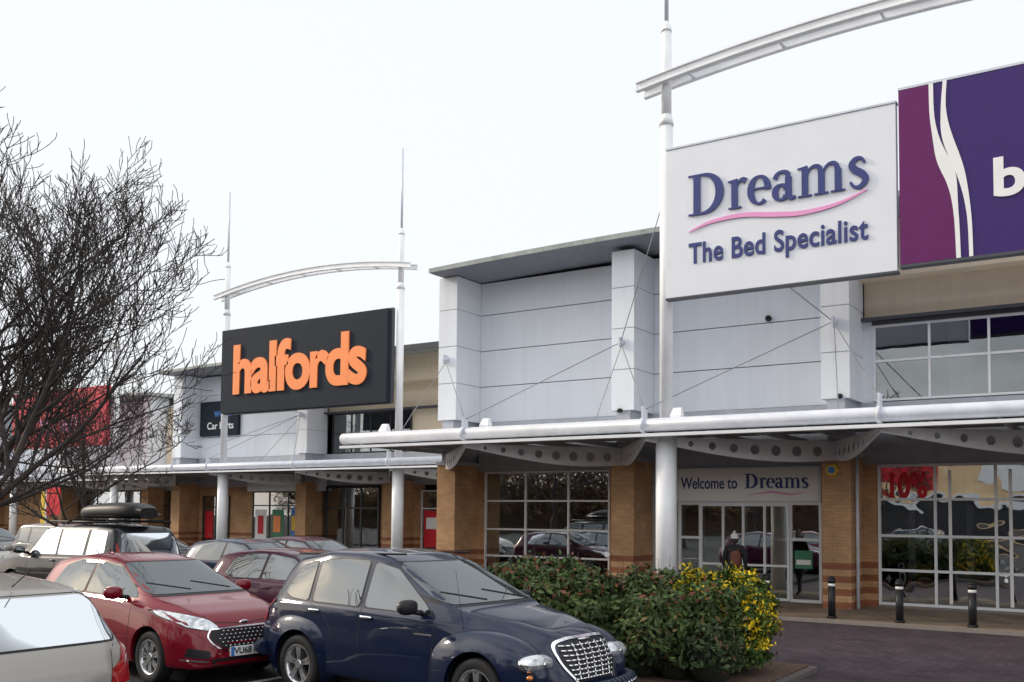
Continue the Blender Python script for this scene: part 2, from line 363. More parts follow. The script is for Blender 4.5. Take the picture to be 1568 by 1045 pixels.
def eave(b,x0,x1,y0,z=9.25,curve=.12,y1=60):
    n=14
    for i in range(n):
        xa=x0+(x1-x0)*i/n; xb=x0+(x1-x0)*(i+1)/n
        f=lambda x: z+curve*(1-((x-(x0+x1)/2)/((x1-x0)/2))**2)
        za,zb=f(xa),f(xb)
        P=[(xa,y0,za),(xb,y0,zb),(xb,y1,zb),(xa,y1,za)]
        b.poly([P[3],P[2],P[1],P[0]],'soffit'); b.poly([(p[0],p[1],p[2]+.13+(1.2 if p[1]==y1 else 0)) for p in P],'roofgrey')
        b.poly([(xa,y0,za),(xb,y0,zb),(xb,y0,zb+.13),(xa,y0,za+.13)],'roofgrey')
    for x in (x0,x1): b.poly([(x,y0,z),(x,y1,z),(x,y1,z+1.33),(x,y0,z+.13)],'roofgrey')
def shell(b,x0,x1,yw,yb):
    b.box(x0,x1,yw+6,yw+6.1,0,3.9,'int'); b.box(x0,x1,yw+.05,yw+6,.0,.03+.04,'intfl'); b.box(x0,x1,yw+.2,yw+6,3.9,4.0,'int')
    b.box(x0,x0+.2,yw+.2,yb,0,9.25,'clad'); b.box(x1-.2,x1,yw+.2,yb,0,9.25,'clad'); b.box(x0+.2,x1-.2,yb-.2,yb,0,9.25,'clad')
A=empty('retail_store'); 
YW=24.4; YP=23.2
b=B(); shell(b,-17.6,16,YW,55); piers_b(b,[-17.45,-11.65,-6.12],YP,YW+.2)
b.box(-17.12,-16.85,YW-.02,YW+.18,0,3.45,'brick'); b.box(-12.62,-11.98,YW-.02,YW+.18,0,3.45,'brick'); b.box(-11.32,-10.56,YW-.02,YW+.18,0,3.45,'grey'); b.box(-6.78,-6.45,YW-.02,YW+.18,0,3.45,'brick')
b.box(-5.79,-5.45,YW-.02,YW+.18,0,3.45,'brick')
b.box(-17.12,16,YW+.0,YW+.2,3.45,4.95,'grey')
b.box(-16.85,-12.62,YW-.06,YW+.18,-.05,.16,'brick'); b.box(-5.45,16,YW-.06,YW+.18,-.05,.13,'kerb')
cladding(b,-17.12,-11.98,YW+.1,4.95,9.25,m='clad'); cladding(b,-11.32,-6.45,YW+.1,4.95,9.25,m='clad')
b.box(-5.79,16,YW+.25,YW+.45,6.95,9.25,'cream'); b.box(-5.79,-5.55,YW+.1,YW+.44,4.95,6.95,'clad2')
b.box(-5.79,16,YW-.1,YW+.44,6.92,7.0,'dark'); b.box(-5.55,16,YW-.02,YW+.3,6.82,6.915,'dframe')
b.box(-5.79,16,YW-.35,YW+.44,7.9,9.25,'cream')
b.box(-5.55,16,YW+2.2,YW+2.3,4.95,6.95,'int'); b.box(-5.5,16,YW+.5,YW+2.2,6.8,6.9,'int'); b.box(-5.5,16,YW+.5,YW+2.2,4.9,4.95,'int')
for i in range(5): b.box(-3.9+i*3.9,-3.4+i*3.9,YW+.3,YW+.34,5.0,6.8,'signw')
eave(b,-17.65,-3.5,22.5); b.box(-3.5,16,YP+.5,50,9.25,9.45,'roofgrey')
b.obj('walls',A)
b=B(); g=B()
window(b,g,-16.85,-12.62,YW,.16,3.45,[-15.4,-13.95],[2.58,1.74,.95])
window(b,g,-10.56,-6.78,YW,.07,2.55,[-9.95,-8.72,-7.55],[1.62],t=.07)
window(b,g,-9.93,-7.57,YW-.06,.09,2.5,[-9.3,-8.76,-8.2],[.95],t=.055)
window(b,g,-5.45,16,YW,.13,3.45,[-5.45+1.27*i for i in range(1,17)],[2.62,1.76,.95],t=.06,gl='glass_r')
window(b,g,-5.55,16,YW+.12,4.98,6.82,[-5.55+1.27*i for i in range(1,17)],[5.95],t=.055,gl='glass_up')
b.box(-10.56,-6.78,YW-.12,YW+.1,2.56,3.44,'signw')
b.obj('window_frames',A); g.obj('window_glass',A)
arch_poles(A,-9.11,1.2,20.33,.33,12.15)
canopy(A,-18.5,14,19.9,YP,YW,[-17.45,-11.65,-6.12,-.5,5],[-14.4,-9.45,-4.4,.6,5.6])
cables(A,[-17.45,-11.65,-6.12],[-14.4,-9.45,-4.4],[-9.11],19.9,YP,20.33)
b=B()
b.cyl((-5.72,YP+.3,0),(-5.72,YP+.3,3.6),.04,.04,'tube',10)
b.cyl((-6.2,YP-.01,3.28),(-6.2,YP-.1,3.28),.16,.14,'yellow',6); b.cyl((-6.2,YP-.1,3.28),(-6.2,YP-.115,3.28),.09,.09,'blue',6)
for x in (-13.9,-8.75,-17.2):
    b.box(x-.13,x+.13,20.0,20.2,4.34,4.4,'white')
    P=[(x-.13,20.0,4.4),(x+.13,20.0,4.4),(x+.13,20.2,4.4),(x-.13,20.2,4.4)]; Q=[(x-.09,20.1,4.58),(x+.09,20.1,4.58),(x+.09,20.18,4.58),(x-.09,20.18,4.58)]
    for i in range(4): b.poly([P[i],P[(i+1)%4],Q[(i+1)%4],Q[i]],'white')
    b.poly(Q,'white')
b.ell((-6.0,YP-.06,5.0),(.07,.07,.06),'black'); b.ell((-11.7,YP-.06,4.95),(.08,.07,.06),'black'); b.ell((-8.1,YW-.02,7.25),(.08,.1,.08),'black')
b.cyl((-12.05,YP-.02,1.15),(-12.05,YP-.1,1.15),.08,.08,'white',10)
b.obj('wall_fittings',A)
b=B()
for (x0,x1,z0,z1,dy,m) in [(-16.6,-16.1,.2,1.2,.5,'green'),(-15.1,-14.4,.3,1.0,.6,'blue'),(-13.7,-13.0,.2,1.1,.5,'int'),(-10.4,-10.0,.4,1.5,1.5,'redt'),(-4.9,-4.3,.2,1.1,.4,'yellow'),(-3.9,-3.0,.2,.9,.9,'redt'),(-2.4,-1.7,.2,1.1,.5,'int')]:
    b.box(x0,x1,YW+dy,YW+dy+.05,z0,z1,m)
for i in range(8):
    x=-16.5+i*2.6; b.box(x,x+1.6,YW+2,YW+4,.07,.55,'redt'); b.box(x,x+1.6,YW+4,YW+4.12,.07,1.25,['int','purple','redt'][i%3])
for i in range(6): b.box(-4.85+i*1.27,-4.7+i*1.27,YW+.35,YW+.4,.2,3.3,'redt')
def vinyl(x0,x1,z0,z1,m,dy=.016): b.box(x0,x1,YW-dy-.003,YW-dy,z0,z1,m)
vinyl(-7.46,-7.02,.90,1.35,'green'); vinyl(-7.42,-7.06,1.0,1.12,'redt',.020)
vinyl(-16.75,-16.3,.25,.6,'green'); vinyl(-3.9,-3.83,.22,3.3,'redt'); vinyl(-2.65,-2.58,.22,3.3,'redt')
b.obj('showroom_display',A)
fitted_text('window_vinyl','10%',-5.18,-4.35,2.68,.58,YW-.022,'red',A,.04,.003)
# ---- Dreams sign
SG=empty('store_sign'); b=B(); b.box(-8.97,-4.06,20.0,20.17,7.03,10.38,'signw')
b.box(-8.98,-4.05,19.985,20.19,6.98,7.027,'dark'); b.box(-8.985,-4.045,19.98,20.19,10.383,10.43,'tube'); b.obj('panel',SG,bevel=.006)
def dreams(x0,zb,sc,scx,y,parent,m):
    mt=Matrix(((scx,0,0,x0),(0,0,-1,y),(0,sc,0,zb),(0,0,0,1)))
    C=[]
    R=lambda a,b_,c,d:[(a,c),(b_,c),(b_,d),(a,d)]
    C+=[R(.12,.28,.02,.86),R(.0,.36,.84,.88),R(.0,.36,0,.04),arc(.33,.44,.40,.415,92,-92,.05,.19)]
    x=.92
    C+=[R(x+.08,x+.22,.02,.6),R(x+.01,x+.30,0,.035),[(x,.575),(x+.0,.60),(x+.22,.63),(x+.22,.56),(x+.1,.56)],stroke(spl([(x+.17,.40),(x+.24,.55),(x+.33,.595),(x+.40,.55)]),[.035+.10*(i/36)**1.5 for i in range(37)])]
    x=1.37
    C+=[arc(x+.25,.31,.19,.285,-2,310,.045,.15),R(x+.10,x+.47,.32,.36)]
    x=1.90
    C+=[R(x+.28,x+.42,.1,.47),stroke(spl([(x+.06,.47),(x+.12,.57),(x+.22,.60),(x+.32,.56),(x+.35,.45)]),[.12-.06*math.sin(math.pi*i/48*1.2) if i<40 else .1 for i in range(49)]),
        arc(x+.19,.18,.125,.155,30,330,.045,.14),stroke(spl([(x+.36,.14),(x+.40,.03),(x+.50,.05)]),[.12-.07*i/24 for i in range(25)])]
    x=2.45
    for k,xx in enumerate((x+.08,x+.42,x+.76)):
        C+=[R(xx,xx+.135,.02,.60 if k==0 else .45),R(xx-.08,xx+.21,0,.035)]
        if k<2: C+=[stroke(spl([(xx+.09,.40),(xx+.16,.54),(xx+.26,.595),(xx+.36,.56),(xx+.405,.42)]),[.04+.09*(i/48)**2 for i in range(49)])]
    C+=[[(x-.01,.575),(x-.01,.60),(x+.2,.63),(x+.2,.56),(x+.1,.56)]]
    x=3.48
    C+=[stroke(spl([(x+.33,.48),(x+.26,.58),(x+.15,.58),(x+.07,.48),(x+.13,.37),(x+.28,.26),(x+.34,.14),(x+.24,.025),(x+.12,.03),(x+.04,.14)]),[.05+.10*math.sin(math.pi*i/108)**2 for i in range(109)])]
    for i,c in enumerate(C): 
        curve2d('letter_stroke_%d'%i,[c],mt,m,parent,.012+.0009*(i%7))
dreams(-8.42,8.79,1.03,.99,19.97,SG,'navy')
sw=spl([(-8.42,8.44),(-7.9,8.59),(-7.2,8.63),(-6.5,8.53),(-5.9,8.47),(-5.2,8.54),(-4.6,8.74)])
curve2d('swoosh',[stroke([(p[0],p[1]) for p in sw],[.015+.09*math.sin(math.pi*(i/(len(sw)-1)))**.8 for i in range(len(sw))])],Matrix(((1,0,0,0),(0,0,-1,19.975),(0,1,0,0),(0,0,0,1))),'pink',SG,.008)
fitted_text('strapline','The Bed Specialist',-8.42,-4.60,7.74,.45,19.985,'navy',SG,.018,.012,1.05)
SG2=empty('store_sign'); b=B(); b.box(-4.0,5.2,19.98,20.2,7.12,10.6,'purple'); b.box(-4.01,5.2,19.97,20.21,7.07,7.118,'dark'); b.box(-4.01,5.2,19.97,20.21,10.603,10.65,'tube'); b.obj('panel',SG2)
lft=spl([(-3.40,10.6),(-3.38,9.9),(-3.26,9.25),(-3.06,8.65),(-2.98,7.95),(-2.95,7.12)]); rgt=spl([(-3.15,10.6),(-3.18,10.05),(-3.12,9.5),(-2.88,8.7),(-2.76,7.95),(-2.73,7.12)])
Mx=lambda y:Matrix(((1,0,0,0),(0,0,-1,y),(0,1,0,0),(0,0,0,1)))
curve2d('magenta_field',[[(-4.0,7.125),(-4.0,10.598)]+[(p[0]+.02,min(max(p[1],7.125),10.598)) for p in lft]],Mx(19.976),'magenta',SG2,.003)
nn=len(lft)
curve2d('ribbon_left',[stroke(lft,[.08+.15*math.exp(-((i/nn-.5)/.16)**2) for i in range(nn)])],Mx(19.968),'redt',SG2,.004)
curve2d('ribbon_right',[stroke(rgt,[.07+.12*math.exp(-((i/nn-.45)/.2)**2) for i in range(nn)])],Mx(19.966),'redt',SG2,.0035)
fitted_text('lettering','bensons',-2.33,1.4,8.2,.72,19.96,'redt',SG2,.03,.01)
SG3=empty('welcome_sign'); b=B(); b.box(-10.5,-6.84,YW-.135,YW-.122,2.6,3.4,'redt'); b.obj('panel',SG3)
fitted_text('lettering','Welcome to',-10.45,-8.9,2.9,.3,YW-.14,'navy',SG3,.012,.006)
dreams(-8.7,2.9,.42,.42,YW-.145,SG3,'navy')
curve2d('swoosh',[stroke([(-8.6,2.74),(-8.0,2.81),(-7.5,2.74),(-7.1,2.8)],[.01,.05,.05,.01])],Mx(YW-.142),'pink',SG3,.004)
# ---- store B
H=empty('retail_store'); yw=34.2; yp=33.0
b=B(); shell(b,-42.4,-19,yw,60); piers_b(b,[-42.3,-33.3],yp,yw+.2); 
for x in (-27.9,-22.3): b.box(x-.4,x+.4,yp,yw+.2,0,3.62,'brick')
b.box(-41.9,-37.7,yw,yw+.2,0,3.45,'brick'); b.box(-29.4,-27,yw-.02,yw+.18,0,3.45,'brick'); b.box(-24.6,-19,yw-.02,yw+.18,0,3.45,'brick')
b.box(-42,-19,yw,yw+.2,3.45,4.95,'grey'); b.box(-37.7,-32.7,yw-.5,yw-.08,3.2,4.1,'clad2')
cladding(b,-41.97,-33.63,yw+.1,4.95,9.25); b.box(-32.97,-19,yw+.25,yw+.45,6.95,9.25,'cream'); b.box(-32.97,-19,yw-.3,yw+.44,8.1,9.25,'cream')
b.box(-32.97,-19,yw-.1,yw+.44,6.86,6.95,'dark'); b.box(-27.8,-19,yw+.2,yw+.44,4.95,6.86,'cream'); b.box(-32.5,-28,yw+1,yw+1.1,4.9,6.9,'dark')
eave(b,-42.9,-31.8,32.2); b.box(-31.8,-19,yp-.3,60,9.25,9.42,'roofgrey'); b.box(-31.8,-19,yp-.35,yp-.28,9.2,9.45,'dark')
b.obj('walls',H)
b=B(); g=B()
window(b,g,-37.7,-32.7,yw-.1,.1,3.2,[-36.5,-35.2,-33.9],[2.5],t=.06,fr='dframe'); window(b,g,-32.7,-29.4,yw-.1,.05,3.4,[-31.6,-30.5],[2.4],t=.08,fr='dframe')
window(b,g,-27,-24.6,yw-.05,.5,3.2,[-25.8],[2.4],fr='frame'); window(b,g,-32.6,-27.8,yw+.15,4.98,6.85,[-31.4,-30.2,-29],[5.9],fr='dframe',gl='glass_up')
window(b,g,-41.5,-39.5,yw-.05,.5,3.0,[-40.5],[2.4],fr='dframe')
b.obj('window_frames',H); g.obj('window_glass',H)
b=B()
for i,(x0,x1,z0,z1,m) in enumerate([(-37.5,-36.7,.5,2.3,'redt'),(-36.3,-35.5,.5,2.3,'green'),(-35.0,-34.5,.5,2.4,'blue'),(-34.45,-34.0,.5,2.4,'redt'),(-33.7,-33.0,.7,2.2,'redt'),(-37.3,-36.9,1.1,2.0,'red'),(-34.95,-34.55,1.3,2.0,'yellow'),(-36.2,-35.7,1.2,2.0,'orange'),(-33.6,-33.1,.9,1.6,'red'),(-34.35,-34.1,1.0,1.9,'orange')]):
    b.box(x0,x1,yw-.118-.0035*i,yw-.116-.0035*i,z0,z1,m)
for x in (-26.85,-25.65): b.box(x,x+.9,yw-.068,yw-.066,.7,2.3,'red'); b.box(x+.12,x+.78,yw-.074,yw-.072,1.5,2.0,'redt')
b.box(-41.3,-40.7,yw-.068,yw-.066,.8,2.2,'red'); b.box(-40.3,-39.7,yw-.068,yw-.066,.8,2.2,'orange')
b.box(-28.95,-28.3,32.97,32.99,3.75,4.1,'redt')
b.obj('window_posters',H)
arch_poles(H,-35.05,-24.85,29.9,.4,12.05)
canopy(H,-47,-19.9,29.5,yp,yw,[-42.3,-33.3,-27.9,-22.3],[-45,-38,-35.6,-30.2,-25])
cables(H,[-42.3,-33.3],[-38,-35.6,-30.2,-45],[-35],29.5,yp,29.9)
SH=empty('store_sign'); b=B(); b.box(-34.75,-25.1,29.4,29.72,6.55,10.28,'slate'); b.box(-34.78,-25.0,29.6,29.76,6.51,10.33,'dark'); b.obj('panel',SH,bevel=.01)
fitted_text('lettering','halfords',-33.9,-26.1,7.45,2.12,29.36,'orange',SH,.035,.03,.93)
SH2=empty('store_sign'); b=B(); b.box(-41.8,-38.9,yw-.15,yw+.03,6.1,7.9,'slate'); b.obj('panel',SH2)
fitted_text('lettering','Car Parts',-41.2,-39.2,6.45,.36,yw-.17,'redt',SH2,.01,.01); fitted_text('lettering_top','weFit',-40.7,-39.4,7.1,.42,yw-.17,'blue',SH2,.02,.01)
# ---- store C
C3=empty('retail_store'); yw3=39.5; yp3=38.3
b=B(); shell(b,-100,-43.2,yw3,70); piers_b(b,[-52,-61,-70,-79],yp3,yw3+.2)
b.box(-100,-43.2,yw3,yw3+.2,3.45,4.95,'grey'); b.box(-100,-62,yw3,yw3+.2,0,3.45,'brick'); b.box(-50,-43.2,yw3,yw3+.2,0,3.45,'brick')
b.box(-51.6,-43.2,yw3,yw3+.3,4.95,8.6,'cream'); cladding(b,-78.6,-52.4,yw3+.1,4.95,9.25); b.box(-100,-79.4,yw3,yw3+.3,4.95,9.0,'cream')
eave(b,-80,-51,37.5); b.box(-51,-43.2,39.2,70,8.6,8.8,'roofgrey'); b.obj('walls',C3)
b=B(); g=B(); window(b,g,-61.5,-50,yw3-.02,.1,3.45,[-60,-58.5,-57,-55.5,-54,-52.5,-51.2],[2.5,1.2],fr='dframe'); b.obj('window_frames',C3); g.obj('window_glass',C3)
arch_poles(C3,-61,-50.6,35.2,.35,11.9); canopy(C3,-85,-44,34.8,yp3,yw3,[-52,-61,-70],[-57,-66,-47,-74])
SR=empty('store_sign'); b=B(); b.box(-60.6,-50.9,34.7,35.0,6.0,9.5,'redf'); b.obj('panel',SR); fitted_text('lettering','wren',-57.6,-53.6,6.9,.9,34.66,'pink',SR,.02,.02)
# ---- opposite parade behind the car park
O=empty('opposite_retail_parade'); b=B(); b.box(-24,40,-46,-40,0,9.5,'creamw'); b.box(-24,40,-39.9,-39.5,3.2,3.7,'white'); b.box(-24,40,-40.1,-39.98,.2,3.2,'dframe'); b.box(-110,-24.1,-52,-48,0,5.2,'brickd')
for i in range(5): b.box(-20+i*9,-15+i*9,-39.9,-39.7,4.6,7.6,['red','redt','yellow','redt','blue'][i])
b.obj('walls',O)
# ------------------------------------------------------------------ vehicles
def interp(keys,x): 
    xs=[k[0] for k in keys]; ys=[k[1] for k in keys]; return np.interp(x,xs,ys)
def smooth_interp(keys,x,s=.05):
    o=np.linspace(-2*s,2*s,9); wt=np.exp(-(o/s)**2); wt/=wt.sum()
    return sum(wi*interp(keys,x+oi) for wi,oi in zip(wt,o))
def loft(sp):
    L=sp['L']; xs=sorted(set([round(v,4) for v in list(np.linspace(0,L,96))+[L*.0+t for t in(.01,.02,.03,.06)]+[L-t for t in(.01,.02,.03,.06)]]))
    sm=sp.get('s',.045); V=[];rings=[]
    for x in xs:
        ss=min(sm,max(.004,min(x,L-x)*.6+.004))
        g={k:float(smooth_interp(sp[k],np.array([x]),ss)[0]) for k in('zt','zs','zb','w','wb','wt')}
        w,wb,wt,zb,zs,zt=g['w'],g['wb'],g['wt'],g['zb'],g['zs'],g['zt']; d=zt-zs; lp=lambda t:wb+(wt-wb)*t
        ctl=[(0,zb),(.6*w,zb),(.9*w,zb+.012),(.975*w,zb+.07),(w*.995,zb+.35*(zs-zb)),(w,zb+.55*(zs-zb)),(w*.5+wb*.5,zb+.85*(zs-zb)),(wb,zs),(lp(.12),zs+.08*d),(lp(.55),zs+.5*d),(wt,zs+.86*d),(wt*.86,zs+.95*d),(wt*.5,zs+.99*d),(0,zt)]
        c=spl(ctl,4); ring=[(x,-a,z) for a,z in c]+[(x,a,z) for a,z in c[-2:0:-1]]; rings.append(ring)
    n=len(rings[0]); F=[]
    for r_ in rings: V+=r_
    for i in range(len(rings)-1):
        for j in range(n): F.append((i*n+j,i*n+(j+1)%n,(i+1)*n+(j+1)%n,(i+1)*n+j))
    F.append(tuple(range(n))); F.append(tuple(reversed(range((len(rings)-1)*n,len(rings)*n))))
    return V,F
def decal(bvh,out,axis,m,off,B_,res=.05,dirsign=1):
    bm=bmesh.new(); vs=[bm.verts.new((a,b_,0)) for a,b_ in out]
    try: bm.faces.new(vs)
    except Exception: bm.free(); return
    mn=[min(p[k] for p in out) for k in(0,1)]; mxx=[max(p[k] for p in out) for k in(0,1)]
    for k in(0,1):
        v=math.ceil(mn[k]/res)*res
        while v<mxx[k]:
            no=(1,0,0) if k==0 else (0,1,0); p=[0,0,0]; p[k]=v+.0001
            bmesh.ops.bisect_plane(bm,geom=bm.verts[:]+bm.edges[:]+bm.faces[:],plane_co=p,plane_no=no); v+=res
    bmesh.ops.triangulate(bm,faces=[f for f in bm.faces if len(f.verts)>4])
    bm.verts.index_update(); base=len(B_.v); k=B_.mi(m)
    for v in bm.verts:
        a,b_=v.co.x,v.co.y
        if axis=='f': o=Vector((12,a,b_)); d=Vector((-1,0,0))
        elif axis=='r': o=Vector((-8,a,b_)); d=Vector((1,0,0))
        elif axis=='s': o=Vector((a,4*dirsign,b_)); d=Vector((0,-dirsign,0))
        else: o=Vector((a,b_,5)); d=Vector((0,0,-1))
        h=bvh.ray_cast(o,d)
        if h[0] is None:
            h=bvh.find_nearest(Vector((a if axis in'st' else (4 if axis=='f' else 0),a if axis in 'fr' else (b_ if axis=='t' else dirsign*.8),b_ if axis!='t' else 1)))
        nrm=h[1]
        if nrm.dot(d)>0: nrm=-nrm
        B_.v.append(tuple(h[0]+nrm*off))
    for f in bm.faces: B_.f.append(tuple(base+v.index for v in f.verts)); B_.m.append(k); B_.sm.append(True)
    bm.free()
def rnd(out,r=.05,n=4):
    P=[];N_=len(out)
    for i in range(N_):
        a=Vector(out[i-1]);b_=Vector(out[i]);c=Vector(out[(i+1)%N_]); ra=min(r,(a-b_).length*.45); rc=min(r,(c-b_).length*.45)
        p=b_+(a-b_).normalized()*ra;q=b_+(c-b_).normalized()*rc
        for j in range(n+1):
            t=j/n; P.append(tuple((1-t)**2*p+2*t*(1-t)*b_+t*t*q))
    return P
def grow(out,g):
    c=Vector((sum(p[0] for p in out)/len(out),sum(p[1] for p in out)/len(out))); R=[]
    for p in out:
        v=Vector(p)-c; R.append(tuple(c+v+v.normalized()*g))
    return R
def wheel(b,x,y,r,side,wd=.2,spokes=5):
    def lathe(prof,m,n=36):
        i=len(b.v); k=b.mi(m)
        for (rr,yy) in prof:
            for j in range(n):
                t=2*math.pi*j/n; b.v.append((x+rr*math.cos(t),y+side*yy,r+rr*math.sin(t)))
        for a in range(len(prof)-1):
            for j in range(n): b.f.append((i+a*n+j,i+a*n+(j+1)%n,i+(a+1)*n+(j+1)%n,i+(a+1)*n+j)); b.m.append(k); b.sm.append(True)
    ri=r*.68
    lathe([(ri,-wd),(r*.93,-wd),(r*.99,-wd+.02),(r,-wd*.6),(r,-.04),(r*.98,-.012),(r*.9,0),(ri+.02,-.002),(ri,-.012)],'rubber')
    lathe([(ri,-.008),(ri-.012,-.006),(ri-.03,-.03),(ri-.035,-.12)],'alloy'); lathe([(ri-.036,-.1),(.01,-.1)],'black')
    for s in range(spokes):
        for dd in(-.13,.13):
            t=2*math.pi*s/spokes+.3; k=b.mi('alloy'); i=len(b.v)
            d0=Vector((math.cos(t),0,math.sin(t))); d1=Vector((math.cos(t+dd),0,math.sin(t+dd))); pn=Vector((-math.sin(t),0,math.cos(t)))
            for (c,ww,yy) in((d0*.04,.02,-.025),(d1*(ri-.02),.018,-.015)):
                for (u,q) in((-1,0),(1,0),(1,-.04),(-1,-.04)):
                    p=c+pn*ww*u; b.v.append((x+p.x,y+side*(yy+q),r+p.z))
            for f in [(0,1,5,4),(1,2,6,5),(3,0,4,7)]: b.f.append(tuple(i+a for a in f)); b.m.append(k); b.sm.append(False)
    b.cyl((x,y-side*.06,r),(x,y-side*.012,r),.055,.045,'alloy',14)
def boolcut(o,cuts):
    for (x,z,r,y0,y1) in cuts:
        c=B(); c.cyl((x,y0,z),(x,y1,z),r,r,'black',40); co_=c.obj('cut'); md=o.modifiers.new('b','BOOLEAN'); md.operation='DIFFERENCE'; md.object=co_; md.solver='EXACT'
    dg=bpy.context.evaluated_depsgraph_get(); dg.update(); me=bpy.data.meshes.new_from_object(o.evaluated_get(dg))
    cs=[m.object for m in o.modifiers]; o.modifiers.clear(); o.data=me
    for c in cs: bpy.data.objects.remove(c)
    return o
def car(name,kind,pm,x,y,z0,heading,scale=1.0,detail=True,plates=True):
    sp=SPEC[kind]; e=empty(name); L_=sp['L']
    V,F=loft(sp); me=bpy.data.meshes.new('body'); me.from_pydata(V,[],F); me.materials.append(pm)
    bm=bmesh.new(); bm.from_mesh(me); bmesh.ops.recalc_face_normals(bm,faces=bm.faces); bm.to_mesh(me); bvh=BVHTree.FromBMesh(bm); bm.free()
    for p in me.polygons: p.use_smooth=True
    body=bpy.data.objects.new('body',me); COL.objects.link(body); r=sp['wr']; ar=r+.055
    cuts=[(wx,r+.01,ar,s*.46,s*1.3) for wx in sp['wx'] for s in(-1,1)]
    boolcut(body,cuts); par(body,e)
    try: body.data.set_sharp_from_angle(angle=math.radians(40))
    except Exception: pass
    b=B(); fb=[]
    for fd in sp.get('fenders',[]):
        for s in(-1,1):
            q=B(); q.ell((fd[0],s*fd[1],fd[2]),(fd[3],fd[4],fd[5]),pm,48,32,.85); fo=q.obj('fender'); 
            boolcut(fo,[(fd[6],r+.01,ar,s*.4,s*1.4)]); par(fo,e)
            try: fo.data.set_sharp_from_angle(angle=math.radians(40))
            except Exception: pass
            fb.append(fo.data)
    if fb:
        allv=[Vector(v) for v in V]; allf=[tuple(f) for f in F]
        for m2 in fb:
            o_=len(allv); allv+=[v.co.copy() for v in m2.vertices]; allf+=[tuple(o_+i for i in p.vertices) for p in m2.polygons]
        bvh2=BVHTree.FromPolygons(allv,allf)
    else: bvh2=bvh
    wy=sp['W']-.035
    for wx in sp['wx']:
        for s in(-1,1):
            wheel(b,wx,s*wy,r,s,spokes=sp.get('spokes',5))
            k=b.mi('black'); i=len(b.v); n=24
            for j in range(n+1):
                t=math.radians(-25+230*j/n)
                for yy in(.45,sp['W']-.05): b.v.append((wx+(ar-.006)*math.cos(t),s*yy,r+.01+(ar-.006)*math.sin(t)))
            for j in range(n): b.f.append((i+2*j,i+2*j+1,i+2*j+3,i+2*j+2)); b.m.append(k); b.sm.append(True)
            b.cyl((wx,s*.44,r+.01),(wx,s*.46,r+.01),ar,ar,'black',24)
    b.box(.4,L_-.4,-.6,.6,.16,.3,'black')
    b.obj('wheels',e)
    d=B()
    for (ol,ax,m,off) in sp['dec']:
        if not detail and m=='cut': continue
        mm={'cut':'black','paint':pm}.get(m,m); axx=ax[0]
        if axx=='s':
            for s in(-1,1): decal(bvh2,ol,'s',mm,off,d,.06,s)
        else: decal(bvh2,ol,axx,mm,off,d,.06)
    d.obj('trim',e)
    t=B()
    sp['extra'](t,bvh2,pm); t.obj('fittings',e)
    for (txt,yy,zz,ww,hh,front) in (sp.get('plates',[]) if plates else []):
        h=bvh2.ray_cast(Vector((9 if front else -5,yy,zz)),Vector((-1 if front else 1,0,0)))
        xx=h[0].x+(.035 if front else -.035); q=B(); 
        q.box(min(xx,xx-(.03 if front else -.03)),max(xx,xx-(.03 if front else -.03)),yy-ww/2,yy+ww/2,zz-hh/2,zz+hh/2,'plate' if front else 'yplate')
        q.box(min(xx,xx+(.002 if front else -.002)),max(xx,xx+(.002 if front else -.002)),(yy-ww/2 if front else yy+ww/2-.045),(yy-ww/2+.045 if front else yy+ww/2),zz-hh/2,zz+hh/2,'blue'); q.obj('number_plate',e)
        c=bpy.data.curves.new('t','FONT'); c.body=txt; c.size=hh*.95; c.extrude=.001; c.offset=.002; c.align_x='CENTER'; c.align_y='CENTER'; to=bpy.data.objects.new('plate_text',c); COL.objects.link(to); c.materials.append(M['black'])
        to.matrix_local=(Matrix.Translation((xx+(.003 if front else -.003),yy+(.02 if front else -.02),zz))@Matrix.Rotation(math.pi/2 if front else -math.pi/2,4,'Z')@Matrix.Rotation(math.pi/2,4,'X')); par(to,e)
    e.location=(x,y,z0); e.rotation_euler=(0,0,heading); e.scale=(scale,)*3
    return e
def line(p,wd=.008,n=None): return stroke(p,[wd]*len(p))
def mirror_part(t,bvh,x,z,pm,W):
    for s in(-1,1):
        h=bvh.ray_cast(Vector((x,s*4,z)),Vector((0,-s,0)))[0]
        t.cyl((x,h.y-s*.02,z),(x-.02,h.y+s*.1,z+.02),.03,.025,'black',8)
        t.ell((x-.01,h.y+s*.19,z+.07),(.065,.12,.075),pm,16,10,.75); t.ell((x-.05,h.y+s*.19,z+.07),(.035,.105,.062),'cglass',14,8,.75)
def handles(t,bvh,pts,m):
    for (x,z) in pts:
        for s in(-1,1):
            h=bvh.ray_cast(Vector((x,s*4,z)),Vector((0,-s,0)))[0]; t.ell((x,h.y+s*.012,z),(.095,.022,.018),m,12,8,.7)
def screen_bits(t,bvh,cx,cz,w):
    for y0,y1 in((-.1,-.58),(.48,.02)):
        P=[]
        for k in range(7):
            y=y0+(y1-y0)*k/6; z=cz+.02+.09*k/6; h=bvh.ray_cast(Vector((9,y,z)),Vector((-1,0,0)))[0]; P.append(Vector((h.x+.018,y,z)))
        for a,c in zip(P[:-1],P[1:]): t.cyl(a,c,.008,.008,'black',6)
SPEC={}
